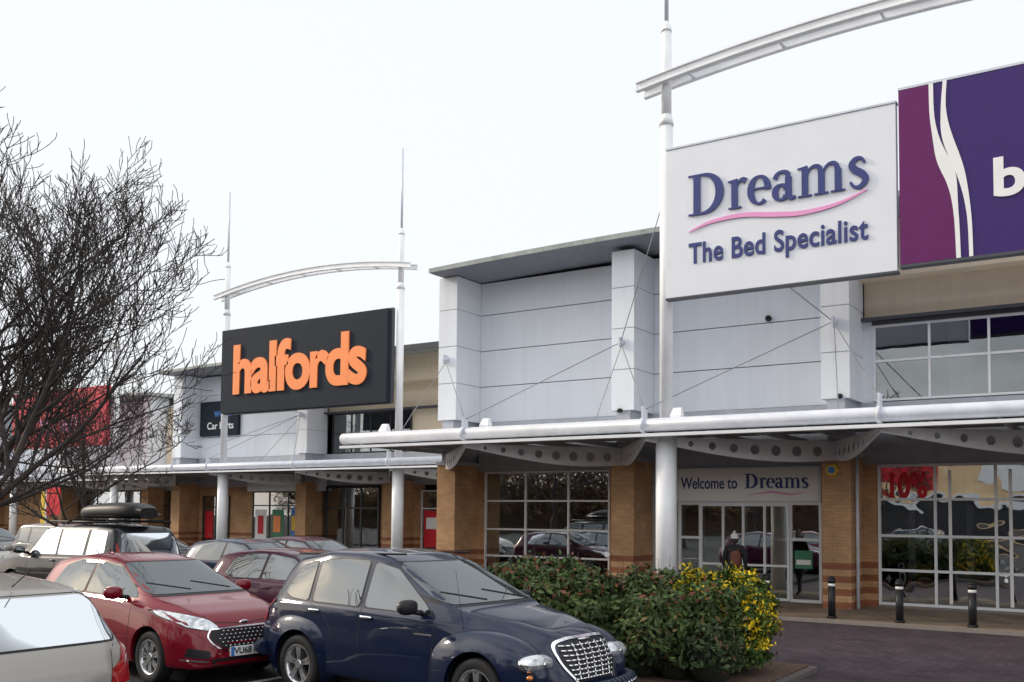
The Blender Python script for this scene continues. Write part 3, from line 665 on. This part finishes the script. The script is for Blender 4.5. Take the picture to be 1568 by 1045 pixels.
def ex_h(t,bvh,pm):
    mirror_part(t,bvh,2.62,.98,pm,.86); handles(t,bvh,[(1.78,.86),(.88,.88)],pm); screen_bits(t,bvh,0,1.05,0)
    t.cyl((.5,0,1.42),(.25,0,1.56),.006,.004,'black',6)
    for k in range(5):
        z=.475+k*.042
        for j in range(-7,8):
            y=j*.062+(k%2)*.031
            if abs(y)<.42-abs(k-2.4)*.03:
                h=bvh.ray_cast(Vector((9,y,z)),Vector((-1,0,0)))[0]; t.ell((h.x+.006,y,z),(.007,.014,.007),'chrome',8,6)
    h=bvh.ray_cast(Vector((9,0,.72)),Vector((-1,0,0)))[0]; t.ell((h.x+.005,0,.72),(.012,.07,.03),'chrome',12,8)
hatch=dict(L=4.05,W=.86,wr=.31,wx=(.74,3.23),spokes=7,
 zt=[(0,.78),(.05,.95),(.12,1.03),(.38,1.36),(.5,1.40),(.8,1.445),(1.3,1.485),(1.8,1.475),(2.15,1.42),(3.14,.99),(3.5,.93),(3.82,.84),(3.97,.72),(4.05,.5)],
 zs=[(0,.70),(.1,.90),(.5,.98),(1.5,.95),(2.6,.92),(3.1,.90),(3.5,.84),(3.82,.74),(3.97,.6),(4.05,.42)],
 zb=[(0,.42),(.08,.28),(.3,.2),(3.7,.2),(3.95,.2),(4.05,.26)],
 w=[(0,.6),(.06,.74),(.25,.83),(.8,.86),(1.6,.845),(2.4,.845),(3.2,.865),(3.65,.83),(3.87,.74),(4.0,.58),(4.05,.45)],
 wb=[(0,.56),(.06,.70),(.25,.79),(.8,.82),(1.6,.80),(2.4,.80),(3.2,.80),(3.65,.76),(3.87,.68),(4.0,.52),(4.05,.4)],
 wt=[(0,.5),(.3,.57),(1.3,.60),(2.1,.58),(3.14,.68),(3.6,.60),(3.9,.5),(4.05,.3)])
gl_f=[(1.62,1.0),(2.82,.99),(2.74,1.06),(2.18,1.335),(1.66,1.395)]; gl_r=[(.72,1.06),(.9,1.0),(1.56,1.0),(1.60,1.395),(1.2,1.39),(.86,1.31)]
hl=[(.36,.68),(.50,.655),(.70,.70),(.80,.80),(.80,.88),(.66,.84),(.46,.775)]
mirr=lambda o:[(-a,b_) for a,b_ in o][::-1]
hatch['dec']=[(rnd(grow(gl_f,.025),.04),'s','black',.002),(rnd(grow(gl_r,.025),.04),'s','black',.0025),(rnd(gl_f,.04),'s','cglass',.005),(rnd(gl_r,.04),'s','cglass',.0055),
 (rnd([(-.72,1.005),(.72,1.005),(.58,1.40),(-.58,1.40)],.06),'f','black',.002),(rnd([(-.69,1.03),(.69,1.03),(.55,1.385),(-.55,1.385)],.06),'f','cscreen',.005),
 (rnd([(-.68,.985),(.68,.985),(.54,1.36),(-.54,1.36)],.08),'r','black',.002),(rnd([(-.66,1.00),(.66,1.00),(.52,1.34),(-.52,1.34)],.08),'r','cglass',.005),
 (line([(1.60,.98),(1.60,.3)]),'s','cut',.002),(line([(2.78,.98),(2.80,.7),(2.78,.32)]),'s','cut',.002),(line([(.70,.98),(.92,.72),(1.06,.45)]),'s','cut',.002),(line([(1.0,.31),(2.8,.31)],.03),'s','black',.002),
 (rnd(grow(hl,.012),.03),'f','black',.004),(rnd(grow(mirr(hl),.012),.03),'f','black',.004),(rnd(hl,.03),'f','lamp',.007),(rnd(mirr(hl),.03),'f','lamp',.007),
 (rnd([(-.46,.66),(-.5,.56),(-.34,.44),(.34,.44),(.5,.56),(.46,.66)],.06),'f','black',.004),
 (line(spl([(-.47,.665),(-.51,.56),(-.35,.43),(0,.42),(.35,.43),(.51,.56),(.47,.665),(0,.675),(-.47,.665)]),.016),'f','chrome',.012),
 (rnd([(-.74,.36),(-.5,.33),(-.5,.42),(-.72,.47)],.03),'f','black',.004),(rnd([(.5,.33),(.74,.36),(.72,.47),(.5,.42)],.03),'f','black',.004),(line([(-.76,.33),(-.52,.30)],.018),'f','chrome',.006),(line([(.52,.30),(.76,.33)],.018),'f','chrome',.006),
 (rnd([(-.45,.235),(.45,.235),(.5,.33),(-.5,.33)],.03),'f','black',.004),
 (line([(3.18,.66),(3.75,.56),(3.93,.42),(3.96,0),(3.93,-.42),(3.75,-.56),(3.18,-.66)],.008),'t','cut',.0015),
 (rnd([(.52,.66),(.76,.68),(.80,.95),(.74,1.04),(.62,.84),(.52,.78)],.03),'r','tail',.006),(rnd([(-.52,.66),(-.52,.78),(-.62,.84),(-.74,1.04),(-.80,.95),(-.76,.68)],.03),'r','tail',.006),
 (line([(-.62,.52),(.62,.52)],.01),'r','cut',.002),(line([(-.4,.60),(.4,.60)],.03),'r','chrome',.012),(rnd([(-.5,.3),(.5,.3),(.45,.42),(-.45,.42)],.03),'r','black',.004),(line([(-.50,.52),(-.55,.92),(-.68,1.03)],.008),'r','cut',.001),(line([(.50,.52),(.55,.92),(.68,1.03)],.008),'r','cut',.001)]
hatch['plates']=[('VU68 KZR',0,.40,.52,.11,True),('KV17 XPA',0,.47,.52,.11,False)]; hatch['extra']=ex_h
SPEC['hatch']=hatch
def ex_s(t,bvh,pm):
    mirror_part(t,bvh,3.1,1.13,'black',.9); handles(t,bvh,[(2.1,1.0),(1.2,1.0)],pm)
    for y in(-.62,.62): t.cyl((.3,y,1.80),(2.6,y,1.80),.02,.02,'black',8)
    for x in(.6,1.9): t.box(x-.03,x+.03,-.66,.66,1.80,1.84,'black')
    i0=len(t.v); k=t.mi('black'); nx=16; nr=18
    for a in range(nx+1):
        x=.12+2.15*a/nx; f=max(.03,(1-abs(2*a/nx-.92)**3.2)) ; wv=.40*(f**.45); hv=.34*(f**.5)*(1-.25*a/nx)
        for j in range(nr):
            th=2*math.pi*j/nr; cy=math.copysign(abs(math.cos(th))**.6,math.cos(th)); cz=math.copysign(abs(math.sin(th))**.7,math.sin(th))
            t.v.append((x,.05+wv*cy,1.97+(hv*.75*cz if cz>0 else .10*cz)))
    for a in range(nx):
        for j in range(nr): t.f.append((i0+a*nr+j,i0+a*nr+(j+1)%nr,i0+(a+1)*nr+(j+1)%nr,i0+(a+1)*nr+j)); t.m.append(k); t.sm.append(True)
    t.f.append(tuple(range(i0,i0+nr))); t.m.append(k); t.sm.append(False); t.f.append(tuple(range(i0+nx*nr,i0+(nx+1)*nr))); t.m.append(k); t.sm.append(False)
    t.cyl((.3,-.36,1.965),(2.0,-.35,1.965),.008,.008,'alloy',6)
suv=dict(L=4.5,W=.91,wr=.36,wx=(.85,3.55),
 zt=[(0,.9),(.04,1.1),(.22,1.60),(.35,1.72),(.9,1.76),(2.3,1.75),(2.65,1.68),(3.35,1.18),(4.0,1.10),(4.35,.98),(4.45,.8),(4.5,.6)],
 zs=[(0,.8),(.1,1.02),(.6,1.07),(3.0,1.03),(3.4,1.05),(4.0,.98),(4.35,.86),(4.45,.7),(4.5,.5)],
 zb=[(0,.5),(.1,.36),(4.3,.34),(4.5,.4)],
 w=[(0,.78),(.08,.86),(.5,.9),(3.6,.9),(4.2,.86),(4.42,.76),(4.5,.6)],wb=[(0,.75),(.08,.83),(.5,.86),(3.6,.85),(4.2,.8),(4.42,.7),(4.5,.55)],wt=[(0,.66),(.4,.68),(2.4,.67),(3.3,.74),(4.2,.68),(4.5,.45)])
g1=[(2.05,1.13),(3.02,1.12),(2.62,1.58),(2.08,1.64)];g2=[(1.12,1.14),(1.98,1.13),(2.0,1.64),(1.12,1.65)];g3=[(.45,1.2),(1.02,1.14),(1.02,1.65),(.5,1.62)]
suv['dec']=[(rnd(g,.04),'s','cglass',.005) for g in(g1,g2,g3)]+[(rnd([(-.74,1.22),(.74,1.22),(.62,1.64),(-.62,1.64)],.06),'f','cscreen',.005),(rnd([(-.7,1.12),(.7,1.12),(.6,1.58),(-.6,1.58)],.08),'r','cglass',.005),
 (rnd([(.68,.8),(.82,.8),(.82,1.4),(.7,1.4)],.03),'r','tail',.006),(rnd([(-.82,.8),(-.68,.8),(-.7,1.4),(-.82,1.4)],.03),'r','tail',.006),(rnd([(-.75,.4),(.75,.4),(.75,.62),(-.75,.62)],.04),'r','black',.006),
 (rnd([(.5,.85),(.78,.87),(.78,1.0),(.5,.98)],.03),'f','lamp',.006),(rnd([(-.78,.87),(-.5,.85),(-.5,.98),(-.78,1.0)],.03),'f','lamp',.006),(rnd([(-.45,.72),(.45,.72),(.45,.96),(-.45,.96)],.03),'f','black',.004),
 (line([(2.02,1.1),(2.02,.45)]),'s','cut',.002),(line([(3.0,1.1),(3.0,.45)]),'s','cut',.002),(line([(1.08,1.1),(1.2,.5)]),'s','cut',.002),(line([(.05,.6),(4.4,.6)],.12),'s','black',.002)]
suv['plates']=[('LR09 TDV',0,.78,.52,.11,False)]; suv['extra']=ex_s; SPEC['suv']=suv
def ex_s2(t,bvh,pm):
    mirror_part(t,bvh,3.1,1.13,'black',.9); handles(t,bvh,[(2.1,1.0),(1.2,1.0)],pm)
suv2=dict(suv); suv2['extra']=ex_s2; SPEC['suv2']=suv2
def ex_p(t,bvh,pm):
    mirror_part(t,bvh,2.66,1.0,'black',.8); handles(t,bvh,[(1.90,.91),(1.06,.93)],'chrome'); screen_bits(t,bvh,0,1.10,0)
    for s in(-1,1):
        t.ell((4.03,s*.625,.63),(.11,.20,.080),'lamp',28,16,.85); t.ell((4.015,s*.625,.63),(.11,.215,.092),'chrome',28,16,.85)
        t.ell((4.10,s*.63,.63),(.045,.06,.05),'chrome',12,8)
        t.ell((4.06,s*.76,.52),(.03,.04,.025),'amber',12,8)
        t.ell((4.21,s*.55,.36),(.03,.06,.05),'lamp',12,8)
    for k in range(8):
        z=.47+k*.043; hw=.27+.12*math.sin((k+1.4)/9.5*math.pi*.6); P=[]
        for j in range(13):
            y=-hw+2*hw*j/12; h=bvh.ray_cast(Vector((9,y,z)),Vector((-1,0,0)))[0]; P.append((h.x+.014,y,z))
        for a,c in zip(P[:-1],P[1:]): t.cyl(a,c,.0095,.0095,'chrome',6)
    for y in(-.24,-.12,0,.12,.24):
        P=[]
        for j in range(9):
            z=.46+.33*j/8; h=bvh.ray_cast(Vector((9,y,z)),Vector((-1,0,0)))[0]; P.append((h.x+.012,y,z))
        for a,c in zip(P[:-1],P[1:]): t.cyl(a,c,.007,.007,'chrome',6)
    P=spl([(3.98,-.82,.36),(4.18,-.72,.36),(4.31,-.42,.36),(4.36,0,.36),(4.31,.42,.36),(4.18,.72,.36),(3.98,.82,.36)],5)
    for a,c in zip(P[:-1],P[1:]): t.cyl(a,c,.078,.078,pm,14)
    P2=[(p[0]+.075,p[1],p[2]+.02) for p in P[4:-4]]
    for a,c in zip(P2[:-1],P2[1:]): t.cyl(a,c,.012,.012,'chrome',6)
    P=[(-p[0]+4.24,p[1],.45) for p in P]
    for a,c in zip(P[:-1],P[1:]): t.cyl(a,c,.08,.08,pm,14)
    h=bvh.ray_cast(Vector((4.12,0,5)),Vector((0,0,-1)))[0]; t.ell((4.12,0,h.z+.006),(.03,.10,.012),'chrome',14,8)
    t.cyl((3.2,-.70,.86),(3.12,-.74,1.45),.0025,.002,'black',6)
    t.cyl((.4,-.45,1.52),(2.2,-.50,1.565),.012,.012,'black',6); t.cyl((.4,.45,1.52),(2.2,.50,1.565),.012,.012,'black',6)
pt=dict(L=4.25,W=.85,wr=.32,wx=(.83,3.44),spokes=5,s=.05,
 zt=[(0,.80),(.05,.98),(.14,1.04),(.36,1.38),(.55,1.51),(1.1,1.60),(1.6,1.60),(2.0,1.56),(2.24,1.48),(3.10,1.05),(3.25,1.03),(3.6,.98),(3.95,.90),(4.13,.81),(4.21,.72),(4.25,.46)],
 zs=[(0,.70),(.1,.90),(.4,.97),(1.2,.97),(2.6,.94),(3.0,.92),(3.6,.84),(4.0,.73),(4.15,.64),(4.25,.40)],
 zb=[(0,.4),(.1,.28),(.4,.22),(3.8,.24),(4.25,.28)],
 w=[(0,.62),(.06,.70),(.3,.77),(.9,.80),(1.6,.80),(2.8,.79),(3.2,.75),(3.7,.67),(4.05,.58),(4.2,.48),(4.25,.38)],
 wb=[(0,.6),(.06,.66),(.3,.73),(.9,.765),(1.6,.77),(2.8,.76),(3.2,.70),(3.7,.60),(4.05,.50),(4.2,.42),(4.25,.34)],
 wt=[(0,.5),(.35,.55),(1.2,.60),(2.2,.58),(3.0,.66),(3.3,.58),(3.8,.44),(4.1,.34),(4.25,.2)],
 fenders=[(3.42,.64,.47,.74,.22,.42,3.44),(.80,.66,.48,.62,.20,.42,.83)])
p1=[(1.84,1.01),(2.80,.99),(2.70,1.08),(2.20,1.41),(1.87,1.475)];p2=[(1.0,1.02),(1.76,1.01),(1.78,1.485),(1.4,1.49),(1.02,1.46)];p3=[(.46,1.10),(.60,1.04),(.92,1.02),(.94,1.455),(.70,1.40)]
pt['dec']=[(rnd(grow(p1,.018),.05),'s','black',.002),(rnd(grow(p2,.018),.05),'s','black',.0023),(rnd(grow(p3,.018),.05),'s','black',.0026)]+[(rnd(p,.05),'s','cglass',.006) for p in(p1,p2,p3)]+[
 (rnd([(-.70,1.075),(.70,1.075),(.59,1.49),(-.59,1.49)],.08),'f','black',.002),(rnd([(-.675,1.095),(.675,1.095),(.56,1.475),(-.56,1.475)],.08),'f','cscreen',.006),
 (rnd([(-.5,1.08),(.5,1.08),(.45,1.40),(-.45,1.40)],.1),'r','cscreen',.005),
 (line([(1.80,1.0),(1.80,.32)]),'s','cut',.002),(line([(2.82,.98),(2.86,.85),(2.84,.36)]),'s','cut',.002),(line([(.96,1.0),(1.2,.9),(1.38,.72),(1.42,.4)]),'s','cut',.002),
 (line([(3.12,.60),(3.4,.52),(3.8,.40),(4.10,.27),(4.14,0),(4.10,-.27),(3.8,-.40),(3.4,-.52),(3.12,-.60)],.01),'t','cut',.0015),
 (rnd([(-.28,.44),(.28,.44),(.41,.62),(.38,.80),(-.38,.80),(-.41,.62)],.08),'f','black',.004),
 (line(spl([(-.28,.44),(-.42,.62),(-.38,.80),(0,.825),(.38,.80),(.42,.62),(.28,.44)]),.02),'f','chrome',.012),
 (rnd([(.6,.75),(.72,.75),(.70,1.0),(.62,1.0)],.03),'r','tail',.01),(rnd([(-.72,.75),(-.6,.75),(-.62,1.0),(-.70,1.0)],.03),'r','tail',.01),
 (line([(2.60,.80),(2.84,.80)],.016),'s','chrome',.006)]
pt['plates']=[('CR51 SER',0,.75,.52,.11,False)]; pt['extra']=ex_p; SPEC['pt']=pt
navy=paint('navy_car_paint',(.003,.010,.036)); red=paint('dark_red_car_paint',(.17,.002,.012)); silver=paint('silver_car_paint',(.34,.32,.29),.4,spec=.3,coat=.5)
blackp=paint('charcoal_car_paint',(.010,.012,.016)); burg=paint('burgundy_car_paint',(.06,.005,.026)); bluep=paint('blue_car_paint',(.008,.026,.07)); dgreen=paint('dark_green_car_paint',(.008,.016,.016)); greyp=paint('grey_car_paint',(.05,.055,.06),.3)
G=.1
car('retro_hatchback_car','pt',navy,-9.12,9.2,G,math.radians(-6),1.05)
car('hatchback_car','hatch',red,-13.45,8.85,G,math.radians(-6),1.02)
car('silver_hatchback_car','hatch',silver,-7.0,4.35,G,math.pi,1.05,plates=False)
car('off_road_car','suv',blackp,-17.3,13.0,G,math.pi,1.03)
car('parked_car','hatch',burg,-13.9,12.1,G,0,1.0)
car('parked_car','hatch',bluep,-19.0,15.6,G,0,1.0)
car('parked_car','hatch',burg,-19.6,18.0,G,0,1.0,False)
car('parked_car','hatch',dgreen,-25.5,17.6,G,0,1.0,False)
car('parked_car','suv2',greyp,-30.5,18.3,G,0,.95,False)
car('parked_car','hatch',silver,-27.5,13.2,G,0,1.05,False)
car('parked_car','hatch',blackp,-36.5,19.0,G,0,1.0,False)
# ------------------------------------------------------------------ bollards
for x in(-7.05,-5.65,-4.3,-2.95,-1.6):
    b=B(); b.cyl((x,21.0,.06),(x,21.0,.12),.10,.10,'rubber',18); b.cyl((x,21.0,.1),(x,21.0,.74),.075,.075,'black',18); b.cyl((x,21,.74),(x,21,.80),.077,.077,'redt',18); b.cyl((x,21,.80),(x,21,.90),.082,.082,'black',18); b.cyl((x,21,.90),(x,21,.95),.082,.035,'black',18); b.obj('bollard')
b=B(); b.cyl((-33.6,20.6,0),(-33.6,20.6,3.0),.03,.03,'tube',8); b.box(-33.55,-32.75,20.58,20.6,2.0,3.0,'red'); b.box(-33.9,-33.63,20.57,20.59,1.4,2.9,'yellow'); b.obj('promotional_banner')
# ------------------------------------------------------------------ foliage
def leaves(name,blobs,n,cols,size,parent=None,shell=.35,asp=.42,zmin=.14):
    C=np.array([bl[0] for bl in blobs]); R=np.array([bl[1] for bl in blobs]); K=[bl[2] for bl in blobs]
    area=np.array([r[0]*r[1]+r[1]*r[2]+r[0]*r[2] for r in R]); pick=np.random.choice(len(blobs),n,p=area/area.sum())
    d=np.random.normal(size=(n,3)); d/=np.linalg.norm(d,axis=1)[:,None]; d[:,2]=np.where(d[:,2]<-.3,-d[:,2],d[:,2])
    bump=1+.13*np.sin(d[:,0]*7+pick)*np.cos(d[:,1]*8+pick*2)+.08*np.sin(d[:,2]*13+pick)
    rad=(1-shell*np.random.rand(n)**1.6)*bump+np.random.rand(n)**6*.22
    P=C[pick]+R[pick]*d*rad[:,None]; P[:,2]=np.maximum(P[:,2],zmin)
    nrm=d+np.random.normal(size=(n,3))*.7; nrm/=np.linalg.norm(nrm,axis=1)[:,None]
    a=np.random.normal(size=(n,3)); a-=nrm*(a*nrm).sum(1)[:,None]; a/=np.linalg.norm(a,axis=1)[:,None]; c=np.cross(nrm,a)
    s=size*(.6+.8*np.random.rand(n))[:,None]
    V=np.empty((n,4,3)); V[:,0]=P-a*s; V[:,1]=P+c*s*asp+nrm*s*.12; V[:,2]=P+a*s; V[:,3]=P-c*s*asp+nrm*s*.12
    me=bpy.data.meshes.new(name); me.vertices.add(4*n); me.vertices.foreach_set('co',V.ravel()); me.loops.add(4*n); me.loops.foreach_set('vertex_index',np.arange(4*n)); me.polygons.add(n); me.polygons.foreach_set('loop_start',np.arange(n)*4); me.polygons.foreach_set('loop_total',np.full(n,4)); me.update(calc_edges=True)
    cc=np.empty((n,4)); cc[:,3]=1
    for i in range(n):
        q=cols[K[pick[i]]](P[i,2],d[i],rad[i]); f=.6+.8*random.random(); cc[i,:3]=[v*f for v in q]
    at=me.attributes.new('Col','FLOAT_COLOR','FACE'); at.data.foreach_set('color',cc.ravel())
    me.materials.append(M['leaf']); o=bpy.data.objects.new(name,me); COL.objects.link(o); par(o,parent); return o
M['leaf']=attr_mat('leaf',.6)
def pal_g(h,d,r_):
    r=random.random()
    if h>1.1 and r<.14: return (.15,.05,.025)
    if r<.08: return (.13,.09,.03)
    if r<.6: return (.034,.060,.016)
    return (.065,.105,.026)
def pal_d(h,d,r_):
    r=random.random()
    if r<.06: return (.08,.035,.02)
    return (.022,.040,.013) if r<.65 else (.046,.072,.022)
def pal_y(h,d,r_):
    r=random.random(); cl=math.sin(d[0]*11+1)*math.cos(d[2]*9)*math.sin(d[1]*7+2)
    if h>.45 and r_>.85 and r<.28+.8*cl: return (.68,.48,.012)
    return (.034,.070,.010) if r<.7 else (.08,.125,.018)
hb=[]
for i in range(13):
    x=-9.3+i*.36; hb.append(((x,12.2+random.uniform(-.35,.5),.76+random.uniform(-.12,.14)),(.55,.8,.64+random.uniform(-.1,.14)),0 if i>3 else 1))
for i in range(10): hb.append(((-9.0+i*.48,11.75+random.uniform(-.1,.1),.42),(.42,.42,.42),1))
Hd=empty('hedge'); leaves('foliage',hb,64000,[pal_g,pal_d],.05,Hd)
b=B()
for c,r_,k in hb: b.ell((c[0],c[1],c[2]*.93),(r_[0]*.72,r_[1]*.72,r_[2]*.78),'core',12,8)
for i in range(60):
    x=random.uniform(-9.2,-5.2); y=random.uniform(11.7,12.8); b.cyl((x,y,.2),(x+random.uniform(-.15,.15),y+random.uniform(-.15,.15),random.uniform(1.2,1.75)),.006,.003,'bark',4)
b.obj('branches',Hd)
Yb=empty('flowering_shrub'); yb=[((-4.85,12.75,.74),(.56,.62,.68),0),((-5.15,12.4,.82),(.45,.45,.58),0),((-4.72,13.1,.74),(.42,.5,.58),0),((-4.9,12.7,.35),(.62,.65,.35),0)]
leaves('foliage',yb,34000,[pal_y],.038,Yb); b=B()
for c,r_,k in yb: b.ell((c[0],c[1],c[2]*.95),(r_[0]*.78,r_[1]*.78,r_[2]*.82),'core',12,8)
b.obj('branches',Yb)
# ------------------------------------------------------------------ bare trees
def tree(name,base,height,trunk_r,seed,levels=4,spread=1.0,kids=(6,7,6,5),fork=.25,lean=(0,0),rmin=.0045,side=.8,droop=0.0):
    rng=random.Random(seed); b=B(); k=b.mi('bark')
    def tube(P,R,n):
        i0=len(b.v)
        for idx,(p,r_) in enumerate(zip(P,R)):
            d=(P[min(idx+1,len(P)-1)]-P[max(idx-1,0)]).normalized(); a=Vector((.3,.2,1)) if abs(d.z)<.85 else Vector((1,0,0)); u=d.cross(a).normalized(); w_=d.cross(u)
            for j in range(n):
                t=2*math.pi*j/n; b.v.append(tuple(p+u*math.cos(t)*r_+w_*math.sin(t)*r_))
        for s in range(len(P)-1):
            for j in range(n): b.f.append((i0+s*n+j,i0+s*n+(j+1)%n,i0+(s+1)*n+(j+1)%n,i0+(s+1)*n+j)); b.m.append(k); b.sm.append(True)
    def grow_(p,d,L_,r_,lv):
        ns=7 if lv<2 else 5; P=[p.copy()];R=[r_]; dirs=[d.copy()]
        for i in range(ns):
            d=(d+Vector((rng.uniform(-1,1),rng.uniform(-1,1),rng.uniform(-.6,1)))*(.12+.045*lv)+Vector((0,0,.05-droop*lv))).normalized()
            p=p+d*L_/ns; P.append(p.copy()); R.append(max(rmin,r_*(1-.74*(i+1)/ns))); dirs.append(d.copy())
        tube(P,R,[10,7,5,4,3][min(lv,4)])
        if lv>=levels: return
        nk=kids[lv]
        for c in range(nk):
            fk=fork if lv==0 else .18
            t=fk+(1-fk)*(c+rng.random()*.8)/nk; t=min(t,.99); i=int(t*ns); f=t*ns-i
            q=P[i].lerp(P[i+1],f); dd=dirs[i+1]; ax=Vector((rng.uniform(-1,1),rng.uniform(-1,1),rng.uniform(-.3,1))); ax=(ax-dd*ax.dot(dd)).normalized()
            an=rng.uniform(.5,.95)*spread; nd=(dd*math.cos(an)+ax*math.sin(an)).normalized()
            Lk=L_*(rng.uniform(.48,.70) if lv else rng.uniform(.85,1.1)*side)*(1-.35*t if lv else 1-.3*t)
            grow_(q,nd,Lk,max(rmin,(R[i]*(1-f)+R[i+1]*f)*rng.uniform(.5,.72)),lv+1)
    grow_(Vector(base),Vector((lean[0],lean[1],1)).normalized(),height*.72,trunk_r,0)
    return b.obj(name)
tree('bare_tree',(-18.3,9.2,.1),8.5,.18,3,4,1.05,(12,9,8,5),.14,(.05,.02),.007,.90)
tree('bare_tree',(-23.6,15.6,.1),5.8,.09,11,4,1.25,(10,8,6,4),.22,(0,0),.008,.90,.02)
tree('bare_tree',(-44,22,.1),6.5,.1,5,4,.95,(7,7,5,3),.25,rmin=.01)
T0=tree('bare_tree',(-14,-14,0),9,.2,21,3,1.0,(10,9,8,4),.2,rmin=.02)
for (x,y,s,rz) in [(-26,-12,1.1,1),(-20,-9,.9,4),(-38,-15,1.15,2.5),(-32,-16,1.1,4.5)]:
    o=bpy.data.objects.new('bare_tree',T0.data); COL.objects.link(o); o.matrix_world=Matrix.Translation((x,y,0))@Matrix.Rotation(rz,4,'Z')@Matrix.Scale(s,4)@Matrix.Translation((14,14,0))
def pal_b(h,d,r_):
    return random.choice([(.13,.07,.035),(.18,.10,.05),(.08,.05,.03),(.11,.085,.035)])
bl=[((-26-i*5.2,-44+random.uniform(-5,5),3.4),(4.4,3,4.4+random.uniform(-1.2,1.8)),0) for i in range(18)]
leaves('tree_belt',bl,36000,[pal_b],.42,None,.6,.16,.1)
# ------------------------------------------------------------------ person
def person(x,y,z):
    e=empty('pedestrian')
    V=[];E=[];R=[]
    def v(co_,r_,pa=None):
        V.append(co_); R.append(r_ if isinstance(r_,tuple) else (r_,r_))
        if pa is not None: E.append((pa,len(V)-1))
        return len(V)-1
    pel=v((0,0,.93),(.17,.13)); wa=v((0,0,1.08),(.165,.125),pel); ch=v((0,.01,1.28),(.18,.13),wa); sh=v((0,.01,1.40),(.15,.10),ch); nk=v((0,.02,1.47),(.055,.055),sh); hd0=v((0,.035,1.53),(.06,.06),nk)
    hands=[]
    for s in(-1,1):
        a=v((s*.17,0,1.385),.075,sh); el=v((s*.245,-.03,1.12),.058,a); wr=v((s*.24,.08 if s>0 else .03,.88),.038,el); pm_=v((s*.238,.10 if s>0 else .04,.81),(.038,.022),wr); hands.append((s,V[pm_]))
        hp=v((s*.095,0,.86),.105,pel); st=.16*s; kn=v((s*.10,st*.9+.03,.48),.068,hp); an=v((s*.10,st*1.3-.03,.10),.045,kn); he=v((s*.10,st*1.3+.02,.045),.04,an); to=v((s*.115,st*1.3+.15,.035),.035,he)
    me=bpy.data.meshes.new('body'); me.from_pydata([tuple(c) for c in V],E,[]); o=bpy.data.objects.new('body',me); COL.objects.link(o)
    o.modifiers.new('s','SKIN'); 
    for i,r_ in enumerate(R): me.skin_vertices[0].data[i].radius=r_
    me.skin_vertices[0].data[0].use_root=True
    sb=o.modifiers.new('ss','SUBSURF'); sb.levels=2; sb.render_levels=2
    dg=bpy.context.evaluated_depsgraph_get(); m2=bpy.data.meshes.new_from_object(o.evaluated_get(dg)); o.modifiers.clear(); o.data=m2
    coat=mat('black_coat',(.014,.014,.017),.85,bump=.3); jean=mat('dark_trousers',(.02,.022,.032),.9); skin=mat('skin',(.5,.3,.22),.6); shoe=mat('shoe',(.03,.025,.02),.6)
    m2.materials.clear()
    for m in(coat,jean,skin,shoe): m2.materials.append(m)
    for p in m2.polygons:
        c=p.center; p.use_smooth=True
        p.material_index=3 if c.z<.09 else (2 if (c.z<.86 and abs(c.x)>.205) or c.z>1.475 else (1 if c.z<.74 else 0))
    par(o,e); h=B()
    h.ell((0,.04,1.605),(.078,.098,.115),skin,20,14); h.ell((0,.135,1.59),(.014,.022,.02),skin,8,6)
    for s in(-1,1): h.ell((s*.08,.03,1.60),(.012,.025,.032),skin,8,6); h.ell((s*.03,.128,1.62),(.011,.008,.007),'black',8,6)
    h.ell((0,.125,1.55),(.024,.01,.006),M['tail'],8,6)
    h.ell((0,.0,1.56),(.085,.07,.10),mat('dark_hair',(.03,.02,.015),.7),16,10)
    hat=mat('pale_beanie',(.62,.6,.6),.95,bump=.6,bscale=80); h.ell((0,.03,1.655),(.093,.108,.085),hat,20,12,.9); h.ell((0,.03,1.615),(.096,.112,.026),hat,20,8,.8); h.ell((0,.02,1.755),(.035,.035,.035),hat,12,8)
    h.ell((0,0,.80),(.205,.165,.17),coat,20,12,.7); h.ell((0,.015,1.45),(.085,.085,.04),coat,16,8)
    bag=mat('brown_backpack',(.14,.045,.025),.7,bump=.3); h.ell((.05,-.20,1.15),(.12,.08,.18),bag,20,14,.55); h.ell((.05,-.27,1.07),(.085,.04,.08),bag,16,10,.55)
    for s in(-1,1): h.cyl((s*.09,-.12,1.33),(s*.10,.04,1.43),.018,.018,bag,8); h.cyl((s*.10,.04,1.43),(s*.11,.12,1.25),.018,.018,bag,8)
    for s,c in hands:
        for f in range(4):
            y0=c[1]-.03+f*.02; L_=(.06,.07,.066,.052)[3-f]; h.cyl((c[0],y0,c[2]-.005),(c[0]-s*.008,y0,c[2]-L_*.6),.009,.008,skin,6); h.cyl((c[0]-s*.008,y0,c[2]-L_*.6),(c[0]-s*.03,y0,c[2]-L_),.008,.006,skin,6)
        h.cyl((c[0],c[1]+.025,c[2]+.03),(c[0]-s*.02,c[1]+.06,c[2]-.01),.010,.007,skin,6)
    c=hands[0][1]; h.ell((c[0]-.01,c[1],c[2]-.26),(.05,.14,.17),'blue',14,10,.5); h.cyl((c[0]-.005,c[1]-.05,c[2]-.1),(c[0]-.005,c[1],c[2]-.055),.008,.008,'blue',6); h.cyl((c[0]-.005,c[1]+.05,c[2]-.1),(c[0]-.005,c[1],c[2]-.055),.008,.008,'blue',6)
    h.obj('clothing_and_head',e); e.location=(x,y,z); e.rotation_euler=(0,0,math.radians(12))
person(-8.1,21.9,.07)
